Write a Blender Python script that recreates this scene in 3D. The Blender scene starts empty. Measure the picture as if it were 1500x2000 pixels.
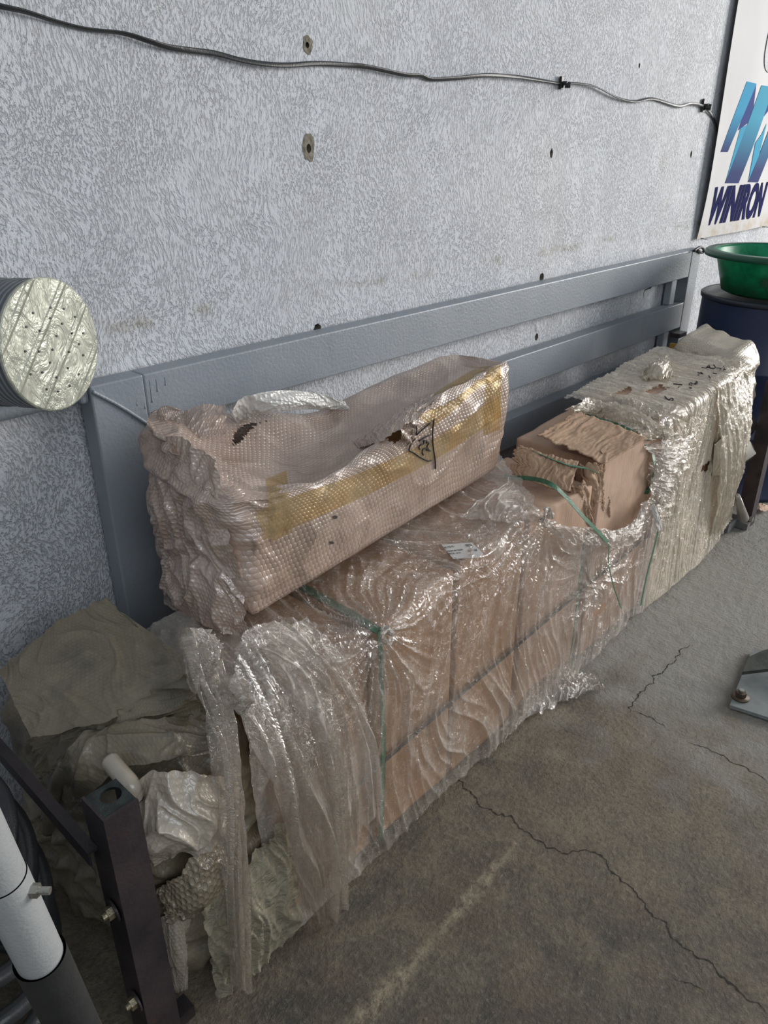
import bpy, bmesh, math, random
import numpy as np
from math import radians, sin, cos, pi, atan, atan2, sqrt
from mathutils import Vector, Matrix
from mathutils.bvhtree import BVHTree
from mathutils.geometry import tessellate_polygon

random.seed(4); rng = np.random.RandomState(7)
scn = bpy.context.scene
col = scn.collection
V = Vector

# ------------------------------------------------------------------ camera
FPX = 1500.0; PITCH = atan(725/1500); YAW = radians(42.9)
CAM = V((0, -1.5, 1.5))
hd = V((cos(YAW), sin(YAW), 0)); RT = V((sin(YAW), -cos(YAW), 0)); UPZ = V((0, 0, 1))
FW = hd*cos(PITCH) - UPZ*sin(PITCH); UP = hd*sin(PITCH) + UPZ*cos(PITCH)
cd = bpy.data.cameras.new('camera'); cam = bpy.data.objects.new('camera', cd); col.objects.link(cam)
cd.sensor_fit = 'AUTO'; cd.sensor_width = 36; cd.lens = 36*FPX/2000; cd.clip_start = .05
cam.matrix_world = Matrix.Translation(CAM) @ Matrix((RT, UP, -FW)).transposed().to_4x4()
scn.camera = cam

# ------------------------------------------------------------------ light
scn.view_settings.view_transform = 'Standard'; scn.view_settings.look = 'None'
scn.view_settings.gamma = 1; scn.view_settings.use_curve_mapping = False
scn.view_settings.exposure = 0.05
w = bpy.data.worlds.new('world'); scn.world = w; w.use_nodes = True
w.node_tree.nodes['Background'].inputs[0].default_value = (.80, .90, 1.0, 1)
w.node_tree.nodes['Background'].inputs[1].default_value = .27

def area(name, loc, target, sx, sy, power, color):
    l = bpy.data.lights.new(name, 'AREA'); l.shape = 'RECTANGLE'; l.size = sx; l.size_y = sy
    l.energy = power; l.color = color
    o = bpy.data.objects.new(name, l); col.objects.link(o); o.location = loc
    o.rotation_euler = (V(target)-V(loc)).to_track_quat('-Z', 'Y').to_euler()
    return o
# daylight through the wide doorway at the far right, and the open shutter behind
area('doorway_daylight', (9.2, -4.3, 2.6), (2.2, -.3, .7), 4.2, 3.4, 700, (1.0, .97, .93))
area('shutter_daylight', (-.2, -5.0, 3.4), (1.8, 0, 1.1), 4.5, 2.0, 75, (.90, .95, 1.0))

# ------------------------------------------------------------------ noise
_P = rng.permutation(4096)
_A = rng.rand(4096)*2*pi; _G = np.stack([np.cos(_A), np.sin(_A)], 1)
def noise(x, y, s=0):
    x = np.asarray(x, float); y = np.asarray(y, float); x, y = np.broadcast_arrays(x, y)
    xi = np.floor(x).astype(int); yi = np.floor(y).astype(int); fx = x-xi; fy = y-yi
    def g(i, j):
        k = _P[(_P[(xi+i) & 4095] + yi + j + s*131) & 4095]
        return _G[k, 0]*(fx-i) + _G[k, 1]*(fy-j)
    ux = fx*fx*fx*(fx*(fx*6-15)+10); uy = fy*fy*fy*(fy*(fy*6-15)+10)
    a = g(0, 0)*(1-ux)+g(1, 0)*ux; b = g(0, 1)*(1-ux)+g(1, 1)*ux
    return (a*(1-uy)+b*uy)*1.5
def fbm(x, y, o=4, s=0):
    r = 0; a = 1
    for i in range(o): r = r + a*noise(np.asarray(x)*2**i+i*7.3, np.asarray(y)*2**i+i*3.1, s+i); a *= .5
    return r
def ridge(n, k=3, m=2.2): return np.clip(1-np.abs(n)*m, 0, 1)**k
def sst(a, b, x): t = np.clip((np.asarray(x, float)-a)/(b-a), 0, 1); return t*t*(3-2*t)

# ------------------------------------------------------------------ pixel -> world
def ray(px, py): return FW + RT*((px-750)/FPX) - UP*((py-1000)/FPX)
def aty(px, py, y): d = ray(px, py); return CAM + d*((y-CAM.y)/d.y)
def atz(px, py, z): d = ray(px, py); return CAM + d*((z-CAM.z)/d.z)
def atx(px, py, x): d = ray(px, py); return CAM + d*((x-CAM.x)/d.x)
def on(px, py, bv, off=.002, fb=None):
    d = ray(px, py).normalized(); h = bv.ray_cast(CAM, d)
    if h[0] is None:
        q = aty(px, py, -.6)
        return fb or (q if q.z < .72 else atz(px, py, .735))
    return h[0] - d*off

# ------------------------------------------------------------------ object helpers
def tag(o, label=None, cat=None, group=None, kind=None):
    if label: o['label'] = label
    if cat: o['category'] = cat
    if group: o['group'] = group
    if kind: o['kind'] = kind
    return o
def mkobj(name, me, mat=None, parent=None, smooth=False):
    o = bpy.data.objects.new(name, me); col.objects.link(o)
    if mat is not None: me.materials.append(mat)
    if parent is not None:
        o.parent = parent
        o.matrix_parent_inverse = Matrix.Translation(-parent.location) if parent.type == 'EMPTY' else Matrix()
    if smooth: me.polygons.foreach_set('use_smooth', [True]*len(me.polygons))
    me.update(); return o
def pyd(name, vs, fs, mat=None, parent=None, smooth=False, uv=None, attrs=None):
    me = bpy.data.meshes.new(name); me.from_pydata([tuple(v) for v in vs], [], [tuple(f) for f in fs])
    if uv is not None:
        l = me.uv_layers.new(name='UVMap'); li = np.zeros(len(me.loops), int); me.loops.foreach_get('vertex_index', li)
        l.data.foreach_set('uv', np.asarray(uv, float)[li].ravel())
    for k, a in (attrs or {}).items():
        at = me.attributes.new(k, 'FLOAT', 'POINT'); at.data.foreach_set('value', np.asarray(a, float))
    return mkobj(name, me, mat, parent, smooth)
def empty(name, loc=(0, 0, 0)):
    o = bpy.data.objects.new(name, None); col.objects.link(o); o.location = loc; o.empty_display_size = .05; return o
class MB:
    def __init__(s): s.bm = bmesh.new()
    def box(s, a, b, M=None, bev=0):
        a = V(a); b = V(b); c = (a+b)/2; d = b-a
        r = bmesh.ops.create_cube(s.bm, size=1)
        vs = r['verts']
        bmesh.ops.transform(s.bm, matrix=(M or Matrix()) @ Matrix.Translation(c) @ Matrix.Diagonal((*d, 1)), verts=vs)
        if bev:
            es = list({e for v in vs for e in v.link_edges})
            bmesh.ops.bevel(s.bm, geom=es, offset=bev, segments=2, affect='EDGES', profile=.5)
        return s
    def cyl(s, p, q, r1, r2=None, n=24, caps=True):
        p = V(p); q = V(q); d = q-p
        r = bmesh.ops.create_cone(s.bm, cap_ends=caps, segments=n, radius1=r1, radius2=r1 if r2 is None else r2, depth=d.length)
        bmesh.ops.transform(s.bm, matrix=Matrix.Translation((p+q)/2) @ d.to_track_quat('Z', 'Y').to_matrix().to_4x4(), verts=r['verts'])
        return s
    def lathe(s, prof, c=(0, 0, 0), n=48, M=None):
        M = M or Matrix.Translation(V(c)); rows = []
        for r, z in prof:
            rows.append([s.bm.verts.new(M @ V((r*cos(2*pi*i/n), r*sin(2*pi*i/n), z))) for i in range(n)])
        for a, b in zip(rows, rows[1:]):
            for i in range(n): s.bm.faces.new((a[i], a[(i+1) % n], b[(i+1) % n], b[i]))
        if prof[0][0] < .002: s.bm.faces.new(rows[0][::-1])
        if prof[-1][0] < .002: s.bm.faces.new(rows[-1])
        return s
    def build(s, name, mat, parent=None, smooth=False, bev=0):
        if bev: bmesh.ops.bevel(s.bm, geom=s.bm.edges[:], offset=bev, segments=2, affect='EDGES', profile=.5)
        bmesh.ops.recalc_face_normals(s.bm, faces=s.bm.faces)
        me = bpy.data.meshes.new(name); s.bm.to_mesh(me); s.bm.free()
        return mkobj(name, me, mat, parent, smooth)
def smooth_path(pts, n):
    P = np.array([tuple(p) for p in pts], float)
    P = np.vstack([2*P[0]-P[1], P, 2*P[-1]-P[-2]]); out = []
    for i in range(1, len(P)-2):
        for k in range(n):
            t = k/n; a, b, c, d = P[i-1], P[i], P[i+1], P[i+2]
            out.append(.5*((2*b)+(-a+c)*t+(2*a-5*b+4*c-d)*t*t+(-a+3*b-3*c+d)*t**3))
    out.append(P[-2]); return [V(p) for p in out]
def tube(name, pts, r, mat, parent=None, n=8, sub=8, flat=1.0, rr=None, up=V((0, 0, 1))):
    P = smooth_path(pts, sub) if sub else [V(p) for p in pts]; vs = []; fs = []
    for i, p in enumerate(P):
        t = (P[min(i+1, len(P)-1)]-P[max(i-1, 0)]).normalized()
        a = t.cross(up)
        a = a.normalized() if a.length > 1e-4 else t.orthogonal().normalized()
        b = a.cross(t).normalized(); R = r if rr is None else rr(i/(len(P)-1))
        for k in range(n):
            th = 2*pi*k/n; vs.append(p + a*cos(th)*R*flat + b*sin(th)*R)
    for i in range(len(P)-1):
        for k in range(n): fs.append((i*n+k, i*n+(k+1) % n, (i+1)*n+(k+1) % n, (i+1)*n+k))
    fs.append(list(range(n))[::-1]); fs.append([(len(P)-1)*n+k for k in range(n)])
    return pyd(name, vs, fs, mat, parent, True)
def ribbon(name, pts, width, mat, parent=None, wdir=None, th=.0012, sub=8):
    P = smooth_path(pts, sub) if sub else [V(p) for p in pts]; vs = []; fs = []
    W = wdir if callable(wdir) else (lambda i: wdir)
    for i, p in enumerate(P):
        t = (P[min(i+1, len(P)-1)]-P[max(i-1, 0)]).normalized()
        wd = V(W(i/(len(P)-1))); wd = (wd - t*wd.dot(t)).normalized(); nn = t.cross(wd).normalized()
        for a, b in ((-1, -1), (1, -1), (1, 1), (-1, 1)): vs.append(p + wd*(a*width/2) + nn*(b*th/2))
    for i in range(len(P)-1):
        for k in range(4): fs.append((i*4+k, i*4+(k+1) % 4, i*4+4+(k+1) % 4, i*4+4+k))
    fs.append((3, 2, 1, 0)); L = (len(P)-1)*4; fs.append((L, L+1, L+2, L+3))
    return pyd(name, vs, fs, mat, parent)
def resample(pts, n):
    P = np.array([tuple(p) for p in smooth_path(pts, 10)]) if len(pts) > 2 else np.array([tuple(p) for p in pts], float)
    d = np.r_[0, np.cumsum(np.linalg.norm(np.diff(P, axis=0), axis=1))]
    t = np.linspace(0, d[-1], n); return np.stack([np.interp(t, d, P[:, k]) for k in range(3)], 1)
def gridfaces(nu, nv, mask=None):
    i, j = np.meshgrid(np.arange(nu-1), np.arange(nv-1), indexing='ij'); a = (i*nv+j).ravel()
    F = np.stack([a, a+nv, a+nv+1, a+1], 1)
    if mask is not None:
        m = mask.ravel(); F = F[~(m[F].any(1))]
    return F
def gnormals(S):
    du = np.gradient(S, axis=0); dv = np.gradient(S, axis=1); n = np.cross(du, dv)
    return n/np.maximum(np.linalg.norm(n, axis=2, keepdims=True), 1e-9)
def sheet(name, A, B, mat, parent=None, nu=120, nv=60, amp=.008, fr=9, seed=0, belly=0.0, milk=.4, rag=(0, 0, 0, 0), micro=.0015, C=None, along=1.6, crest=2):
    """cloth-like sheet between polylines A and B; folds run from A to B"""
    a = resample(A, nu)[:, None, :]; b = resample(B, nu)[:, None, :]; t = np.linspace(0, 1, nv)[None, :, None]
    if C is not None:
        c = resample(C, nu)[:, None, :]; S = a*(1-t)**2 + 2*c*t*(1-t) + b*t*t
    else: S = a*(1-t)+b*t
    u = np.linspace(0, 1, nu)[:, None]; v = np.linspace(0, 1, nv)[None, :]
    # ragged edges: move along v (ends) and u (sides)
    if any(rag):
        du = np.gradient(S, axis=0)*nu; dv = np.gradient(S, axis=1)*nv
        nA = rag[0]*fbm(u*6, 0*u+3, 4, seed+11)*(1-v)**4; nB = rag[1]*fbm(u*6, 0*u+9, 4, seed+12)*v**4
        nL = rag[2]*fbm(v*6, 0*v+5, 4, seed+13)*(1-u)**4; nR = rag[3]*fbm(v*6, 0*v+1, 4, seed+14)*u**4
        S = S + dv*(nA+nB)[..., None] + du*(nL+nR)[..., None]
    N = gnormals(S)
    if np.mean(np.sum(N*(np.array(CAM)-S), 2)) < 0: N = -N
    wu = u*fr + .9*noise(u*2.5, v*2.0, seed+1)*min(1, fr/5)
    h = amp*(ridge(noise(wu, v*along+seed, seed+2), crest)+.5*ridge(noise(wu*2.3, v*along*1.5, seed+3), crest)+.5*noise(wu*.5, v*1.5, seed+4))
    h = h + micro*fbm(u*fr*4, v*fr*2, 3, seed+5) + belly*np.sin(pi*np.clip(v, 0, 1))*np.sin(pi*u)
    S = S + N*h[..., None]
    Lu = np.linalg.norm(a[-1, 0]-a[0, 0])+.1; Lv = np.linalg.norm(b[nu//2, 0]-a[nu//2, 0])
    uv = np.stack(np.broadcast_arrays(u*Lu, v*Lv), 2).reshape(-1, 2)
    ml = np.clip(milk + .30*fbm(wu*.6, v*2, 3, seed+6)*(milk > 0) + .55*ridge(noise(wu, v*along+seed, seed+2), 2)*(milk < .4) + .35*milk*ridge(noise(wu, v*along+seed, seed+2), 2), 0, 1)
    return pyd(name, S.reshape(-1, 3), gridfaces(nu, nv), mat, parent, True, uv, {'milk': np.broadcast_to(ml, (nu, nv)).ravel()})
def hexa(name, c8, mat, parent=None, n=(20, 20, 20), rnd=.01, disp=None, smooth=True):
    """hexahedron from 8 corners (x fastest, then y, then z) with rounded edges and displacement fn(P,N)->h"""
    c = np.array([tuple(p) for p in c8], float); nx, ny, nz = n
    idx = {}; lat = []; fs = []
    def vid(i, j, k):
        key = (i, j, k)
        if key not in idx: idx[key] = len(lat); lat.append(key)
        return idx[key]
    for i in range(nx):
        for j in range(ny):
            fs.append((vid(i, j, 0), vid(i, j+1, 0), vid(i+1, j+1, 0), vid(i+1, j, 0)))
            fs.append((vid(i, j, nz), vid(i+1, j, nz), vid(i+1, j+1, nz), vid(i, j+1, nz)))
    for i in range(nx):
        for k in range(nz):
            fs.append((vid(i, 0, k), vid(i+1, 0, k), vid(i+1, 0, k+1), vid(i, 0, k+1)))
            fs.append((vid(i, ny, k), vid(i, ny, k+1), vid(i+1, ny, k+1), vid(i+1, ny, k)))
    for j in range(ny):
        for k in range(nz):
            fs.append((vid(0, j, k), vid(0, j, k+1), vid(0, j+1, k+1), vid(0, j+1, k)))
            fs.append((vid(nx, j, k), vid(nx, j+1, k), vid(nx, j+1, k+1), vid(nx, j, k+1)))
    L = np.array(lat, float)/np.array([nx, ny, nz]); size = np.array([np.linalg.norm(c[1]-c[0]), np.linalg.norm(c[2]-c[0]), np.linalg.norm(c[4]-c[0])])
    # spacing: concentrate near edges a little
    L = .5-.5*np.cos(pi*L)*.35 - (L-.5)*-.65 + 0*L if False else L
    Q = L*size; ins = np.clip(Q, rnd, size-rnd); d = Q-ins; ln = np.linalg.norm(d, axis=1, keepdims=True)
    N0 = np.where(ln > 1e-9, d/np.maximum(ln, 1e-9), 0); flat = ln[:, 0] < 1e-9
    # points on cube surface projected on the rounded box
    Q2 = ins + N0*rnd
    U = Q2/size; x, y, z = U[:, 0:1], U[:, 1:2], U[:, 2:3]
    S = (c[0]*(1-x)*(1-y)+c[1]*x*(1-y)+c[2]*(1-x)*y+c[3]*x*y)*(1-z)+(c[4]*(1-x)*(1-y)+c[5]*x*(1-y)+c[6]*(1-x)*y+c[7]*x*y)*z
    ax = (c[1]+c[3]+c[5]+c[7]-c[0]-c[2]-c[4]-c[6]); ay = (c[2]+c[3]+c[6]+c[7]-c[0]-c[1]-c[4]-c[5]); az = (c[4]+c[5]+c[6]+c[7]-c[0]-c[1]-c[2]-c[3])
    ax, ay, az = [a/np.linalg.norm(a) for a in (ax, ay, az)]
    N = N0[:, 0:1]*ax+N0[:, 1:2]*ay+N0[:, 2:3]*az; N /= np.maximum(np.linalg.norm(N, axis=1, keepdims=True), 1e-9)
    if disp is not None:
        r = disp(S, N, U); S = S + (N*r[:, None] if r.ndim == 1 else r)
    # uv in metres per dominant face
    A = np.abs(N0); 
    o = pyd(name, S, fs, mat, parent, smooth)
    me = o.data; l = me.uv_layers.new(name='UVMap'); uvs = np.zeros((len(me.loops), 2)); li = np.zeros(len(me.loops), int); me.loops.foreach_get('vertex_index', li)
    q = 0; nf1 = 2*nx*ny; nf2 = nf1+2*nx*nz
    for fi in range(len(fs)):
        k = li[q:q+4]
        if fi < nf1: uvs[q:q+4] = Q[k][:, [0, 1]]
        elif fi < nf2: uvs[q:q+4] = Q[k][:, [0, 2]]
        else: uvs[q:q+4] = Q[k][:, [1, 2]]+[.31, 0]
        q += 4
    l.data.foreach_set('uv', uvs.ravel()); return o
def bvh(o): return BVHTree.FromPolygons([v.co[:] for v in o.data.vertices], [p.vertices[:] for p in o.data.polygons])
def bvhs(os_):
    vs = []; fs = []
    for o in os_:
        b = len(vs); vs += [v.co[:] for v in o.data.vertices]; fs += [[b+i for i in p.vertices] for p in o.data.polygons]
    return BVHTree.FromPolygons(vs, fs)

# ------------------------------------------------------------------ material helpers
class NT:
    def __init__(s, name):
        s.m = bpy.data.materials.new(name); s.m.use_nodes = True; s.t = s.m.node_tree; s.t.nodes.clear()
        s.out = s.n('ShaderNodeOutputMaterial')
    def n(s, t, **k):
        x = s.t.nodes.new(t)
        for a, b in k.items(): setattr(x, a, b)
        return x
    def put(s, sock, v):
        if hasattr(v, 'is_output') or isinstance(v, bpy.types.NodeSocket): s.t.links.new(v, sock)
        else:
            if isinstance(v, (tuple, list)) and len(v) == 3 and sock.type == 'RGBA': v = (*v, 1)
            sock.default_value = v
    def math(s, op, a, b=None, c=None, clamp=False):
        x = s.n('ShaderNodeMath', operation=op); x.use_clamp = clamp; s.put(x.inputs[0], a)
        if b is not None: s.put(x.inputs[1], b)
        if c is not None: s.put(x.inputs[2], c)
        return x.outputs[0]
    def vmath(s, op, a, b=None, out=0):
        x = s.n('ShaderNodeVectorMath', operation=op); s.put(x.inputs[0], a)
        if b is not None: s.put(x.inputs[1], b)
        return x.outputs[out]
    def coord(s, kind='Object'): return s.n('ShaderNodeTexCoord').outputs[kind]
    def map(s, v, sc=(1, 1, 1), rot=(0, 0, 0), loc=(0, 0, 0)):
        x = s.n('ShaderNodeMapping'); s.put(x.inputs[0], v); x.inputs['Scale'].default_value = sc; x.inputs['Rotation'].default_value = rot; x.inputs['Location'].default_value = loc
        return x.outputs[0]
    def noise(s, v, scale, detail=4, rough=.5, dist=0, out='Fac'):
        x = s.n('ShaderNodeTexNoise'); s.put(x.inputs['Vector'], v); x.inputs['Scale'].default_value = scale; x.inputs['Detail'].default_value = detail
        x.inputs['Roughness'].default_value = rough; x.inputs['Distortion'].default_value = dist; return x.outputs[out]
    def ramp(s, f, *st):
        x = s.n('ShaderNodeValToRGB'); s.put(x.inputs[0], f); e = x.color_ramp.elements
        while len(e) < len(st): e.new(.5)
        for i, (p, c) in enumerate(st):
            e[i].position = p; e[i].color = (c, c, c, 1) if isinstance(c, (int, float)) else (*c, 1)
        return x.outputs[0]
    def mix(s, f, a, b, bt='MIX'):
        x = s.n('ShaderNodeMix', data_type='RGBA', blend_type=bt); s.put(x.inputs[0], f); s.put(x.inputs[6], a); s.put(x.inputs[7], b); return x.outputs[2]
    def bump(s, h, dist=.01, st=1, nrm=None):
        x = s.n('ShaderNodeBump'); x.inputs['Strength'].default_value = st; x.inputs['Distance'].default_value = dist; s.put(x.inputs['Height'], h)
        if nrm is not None: s.put(x.inputs['Normal'], nrm)
        return x.outputs[0]
    def attr(s, name): return s.n('ShaderNodeAttribute', attribute_name=name).outputs['Fac']
    def pbr(s, color, rough=.6, metal=0, nrm=None, **k):
        x = s.n('ShaderNodeBsdfPrincipled'); s.put(x.inputs['Base Color'], color); s.put(x.inputs['Roughness'], rough); s.put(x.inputs['Metallic'], metal)
        if nrm is not None: s.put(x.inputs['Normal'], nrm)
        for a, b in k.items(): s.put(x.inputs[a.replace('_', ' ')], b)
        return x.outputs[0]
    def gloss(s, nrm, f0, f1, pw=3):
        lw = s.n('ShaderNodeLayerWeight'); lw.inputs['Blend'].default_value = .5; s.put(lw.inputs['Normal'], nrm)
        return s.math('ADD', f0, s.math('MULTIPLY', s.math('POWER', lw.outputs['Facing'], pw), f1), clamp=True)
    def mixs(s, f, a, b):
        x = s.n('ShaderNodeMixShader'); s.put(x.inputs[0], f); s.put(x.inputs[1], a); s.put(x.inputs[2], b); return x.outputs[0]
    def end(s, sh): s.t.links.new(sh, s.out.inputs[0]); return s.m
def plain(name, color, rough=.6, metal=0, var=.12, vs=40, bd=.0006, bs=300):
    t = NT(name); c = t.coord(); n = t.noise(c, vs, 5)
    cc = t.mix(t.ramp(n, (.3, 0), (.7, 1)), tuple(x*(1-var) for x in color), tuple(min(1, x*(1+var)) for x in color))
    return t.end(t.pbr(cc, rough, metal, t.bump(t.noise(c, bs, 3), bd)))
def bubbles(t, uv, a):
    """hex lattice of bubbles, returns height 0..1"""
    k = 1.7320508; hs = []
    for off in (0, .5):
        q = t.vmath('FRACTION', t.map(uv, (1/a, 1/(a*k), 0), loc=(off, off, 0)))
        q = t.vmath('MULTIPLY', t.vmath('SUBTRACT', q, (.5, .5, 0)), (1, k, 0))
        hs.append(t.vmath('LENGTH', q, out=1))
    d = t.math('MINIMUM', *hs)
    return t.math('SQRT', t.math('SUBTRACT', 1, t.math('POWER', t.math('MULTIPLY', d, 2.35, clamp=True), 2), clamp=True))

# materials ---------------------------------------------------------
def m_wall():
    t = NT('rough_whitewashed_plaster'); c = t.coord(); w_ = t.noise(c, 2.5, 3, out='Color')
    cw = t.vmath('ADD', c, t.map(w_, (.25, .25, .25)))
    n1 = t.noise(t.map(cw, (1.45, 1, .75), rot=(0, radians(22), 0)), 125, 4, .62, .15)
    n2 = t.noise(t.map(cw, (1.5, 1, .7), rot=(0, radians(-28), 0)), 110, 4, .62, .15)
    sel = t.ramp(t.noise(c, 2.2, 2), (.44, 0), (.56, 1))
    h = t.mix(sel, n1, n2); h2 = t.ramp(h, (.38, 0), (.49, .75), (.56, .9), (.70, 1.0))
    fine = t.noise(c, 330, 3, .7)
    hh = t.math('ADD', h2, t.math('MULTIPLY', fine, .22))
    base = t.mix(t.ramp(t.noise(c, 1.3, 4), (.35, 0), (.7, 1)), (.61, .63, .675), (.71, .72, .745))
    pit = t.ramp(t.noise(cw, 95, 5, .78), (.29, 1), (.37, 0))
    patchy = t.ramp(t.noise(c, 6, 6, .7), (.45, 0), (.75, 1))
    base = t.mix(t.math('MULTIPLY', pit, t.math('ADD', .25, t.math('MULTIPLY', patchy, .7))), base, (.16, .155, .14))  # dirty pits, darker in some areas of the wall
    # yellow-brown water marks: a level band and blotches
    z = t.n('ShaderNodeSeparateXYZ'); t.put(z.inputs[0], c)
    zz = t.math('ADD', z.outputs[2], t.math('MULTIPLY', t.noise(c, 5, 3), .05))
    band = t.math('SUBTRACT', 1, t.math('MULTIPLY', t.math('ABSOLUTE', t.math('SUBTRACT', zz, 1.165)), 45), clamp=True)
    bl = t.math('MULTIPLY', band, t.ramp(t.noise(c, 9, 5, .7), (.48, 0), (.66, 1)))
    st = t.math('MULTIPLY', t.ramp(t.noise(t.map(c, (1, 1, .4), loc=(3, 0, 0)), 2.1, 6, .7), (.58, 0), (.80, 1)), .45)
    base = t.mix(t.math('MULTIPLY', bl, .75), base, (.33, .29, .21))
    base = t.mix(st, base, (.55, .49, .38))
    base = t.mix(t.math('MULTIPLY', t.ramp(h, (.30, 1), (.42, 0)), .10), base, (.40, .40, .42))
    return t.end(t.pbr(base, .75, 0, t.bump(hh, .0036, 1), Specular_IOR_Level=.3))
def m_floor():
    t = NT('worn_concrete'); c = t.coord()
    big = t.noise(t.map(c, loc=(4, 2, 0)), 1.5, 6, .62, .5); mid = t.noise(c, 9, 8, .7, .6); fin = t.noise(c, 90, 6, .7)
    a = t.mix(t.ramp(big, (.40, 0), (.60, 1)), (.072, .064, .051), (.168, .140, .100))
    a = t.mix(t.ramp(mid, (.38, .0), (.66, .8)), a, (.27, .225, .155))
    a = t.mix(t.ramp(t.noise(t.map(c, loc=(7, 1, 0)), 4.0, 6, .65), (.46, 0), (.66, .75)), a, (.115, .085, .062))
    a = t.mix(t.ramp(fin, (.36, .5), (.5, 0)), a, (.06, .055, .045))
    a = t.mix(t.ramp(fin, (.55, 0), (.72, .5)), a, (.33, .30, .24))
    a = t.mix(t.math('MULTIPLY', t.attr('ridge'), t.ramp(t.noise(c, 45, 5, .7), (.40, .15), (.56, 1))), a, (.38, .32, .22))
    g = t.attr('grey'); a = t.mix(t.math('MULTIPLY', g, .75), a, t.mix(mid, (.40, .395, .37), (.28, .27, .245)))  # grey concrete at the far right; doorway brightness partly put into its colour
    sc = t.ramp(t.noise(t.map(c, (1.2, .35, 1), rot=(0, 0, radians(35))), 40, 4, .6, .8), (.35, 0), (.55, 1))
    hh = t.math('ADD', t.math('ADD', t.math('MULTIPLY', mid, 1.2), t.math('MULTIPLY', fin, .8)), t.math('MULTIPLY', t.math('MULTIPLY', sc, g), .16))
    return t.end(t.pbr(a, t.ramp(mid, (.3, .62), (.7, .85)), 0, t.bump(hh, .010, 1)))
def m_card(name='brown_cardboard', a=(.40, .235, .13), b=(.51, .315, .185), flute=True):
    t = NT(name); c = t.coord(); n = t.noise(c, 5, 5, .6)
    k = t.mix(t.ramp(n, (.3, 0), (.7, 1)), a, b)
    st = t.noise(t.map(t.coord('UV'), (1, .05, 1)), 260, 3)
    k = t.mix(t.math('MULTIPLY', t.ramp(st, (.35, 0), (.7, 1)), .25), k, tuple(x*.72 for x in a))
    k = t.mix(t.math('MULTIPLY', t.ramp(t.noise(c, 14, 6, .7), (.56, 0), (.7, 1)), .35), k, tuple(x*.6 for x in a))
    h = t.math('ADD', st, t.math('MULTIPLY', t.noise(c, 20, 4), 2))
    return t.end(t.pbr(k, .8, 0, t.bump(h, .0012), Specular_IOR_Level=.2))
def m_film(name, tint, diff, base=.10, gl=1.0, crk=1.0, rough=.085, clear=(.96, .93, .9)):
    t = NT(name); uv = t.coord('UV'); c = t.coord()
    ml = t.attr('milk')
    s1 = t.noise(t.map(uv, (1.0, .22, 1)), 75, 5, .6, 1.2); s2 = t.noise(t.map(uv, (1, .75, 1)), 42, 4, .6, 1.8)
    r1 = t.math('POWER', t.math('SUBTRACT', 1, t.math('MULTIPLY', t.math('ABSOLUTE', t.math('SUBTRACT', s1, .5)), 5), clamp=True), 3)
    r2 = t.math('POWER', t.math('SUBTRACT', 1, t.math('MULTIPLY', t.math('ABSOLUTE', t.math('SUBTRACT', s2, .5)), 7), clamp=True), 3)
    h = t.math('ADD', t.math('MULTIPLY', s1, .6), t.math('ADD', t.math('MULTIPLY', r1, .5), t.math('ADD', t.math('MULTIPLY', r2, .7), t.math('MULTIPLY', s2, 1.6))))
    nrm = t.bump(h, .0022*crk, 1)
    lw = t.n('ShaderNodeLayerWeight'); lw.inputs['Blend'].default_value = .5; t.put(lw.inputs['Normal'], nrm)
    veil = t.math('ADD', base, t.math('ADD', t.math('MULTIPLY', ml, .60), t.math('ADD', t.math('MULTIPLY', r1, .09), t.math('MULTIPLY', r2, .08))))
    veil = t.math('ADD', veil, t.math('MULTIPLY', t.math('POWER', lw.outputs['Facing'], 3), .24), clamp=True)
    veil = t.math('MINIMUM', veil, .93)
    tr = t.n('ShaderNodeBsdfTransparent'); t.put(tr.inputs[0], clear)
    df = t.n('ShaderNodeBsdfDiffuse'); t.put(df.inputs[0], diff); t.put(df.inputs['Normal'], nrm)
    tl = t.n('ShaderNodeBsdfTranslucent'); t.put(tl.inputs[0], tint); t.put(tl.inputs['Normal'], nrm)
    body = t.mixs(veil, tr.outputs[0], t.mixs(.25, df.outputs[0], tl.outputs[0]))
    gs = t.n('ShaderNodeBsdfGlossy'); t.put(gs.inputs['Roughness'], rough); t.put(gs.inputs[0], (1, 1, 1, 1)); t.put(gs.inputs['Normal'], nrm)
    return t.end(t.mixs(t.gloss(nrm, .14*gl, .5*gl, 3), body, gs.outputs[0]))
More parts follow.
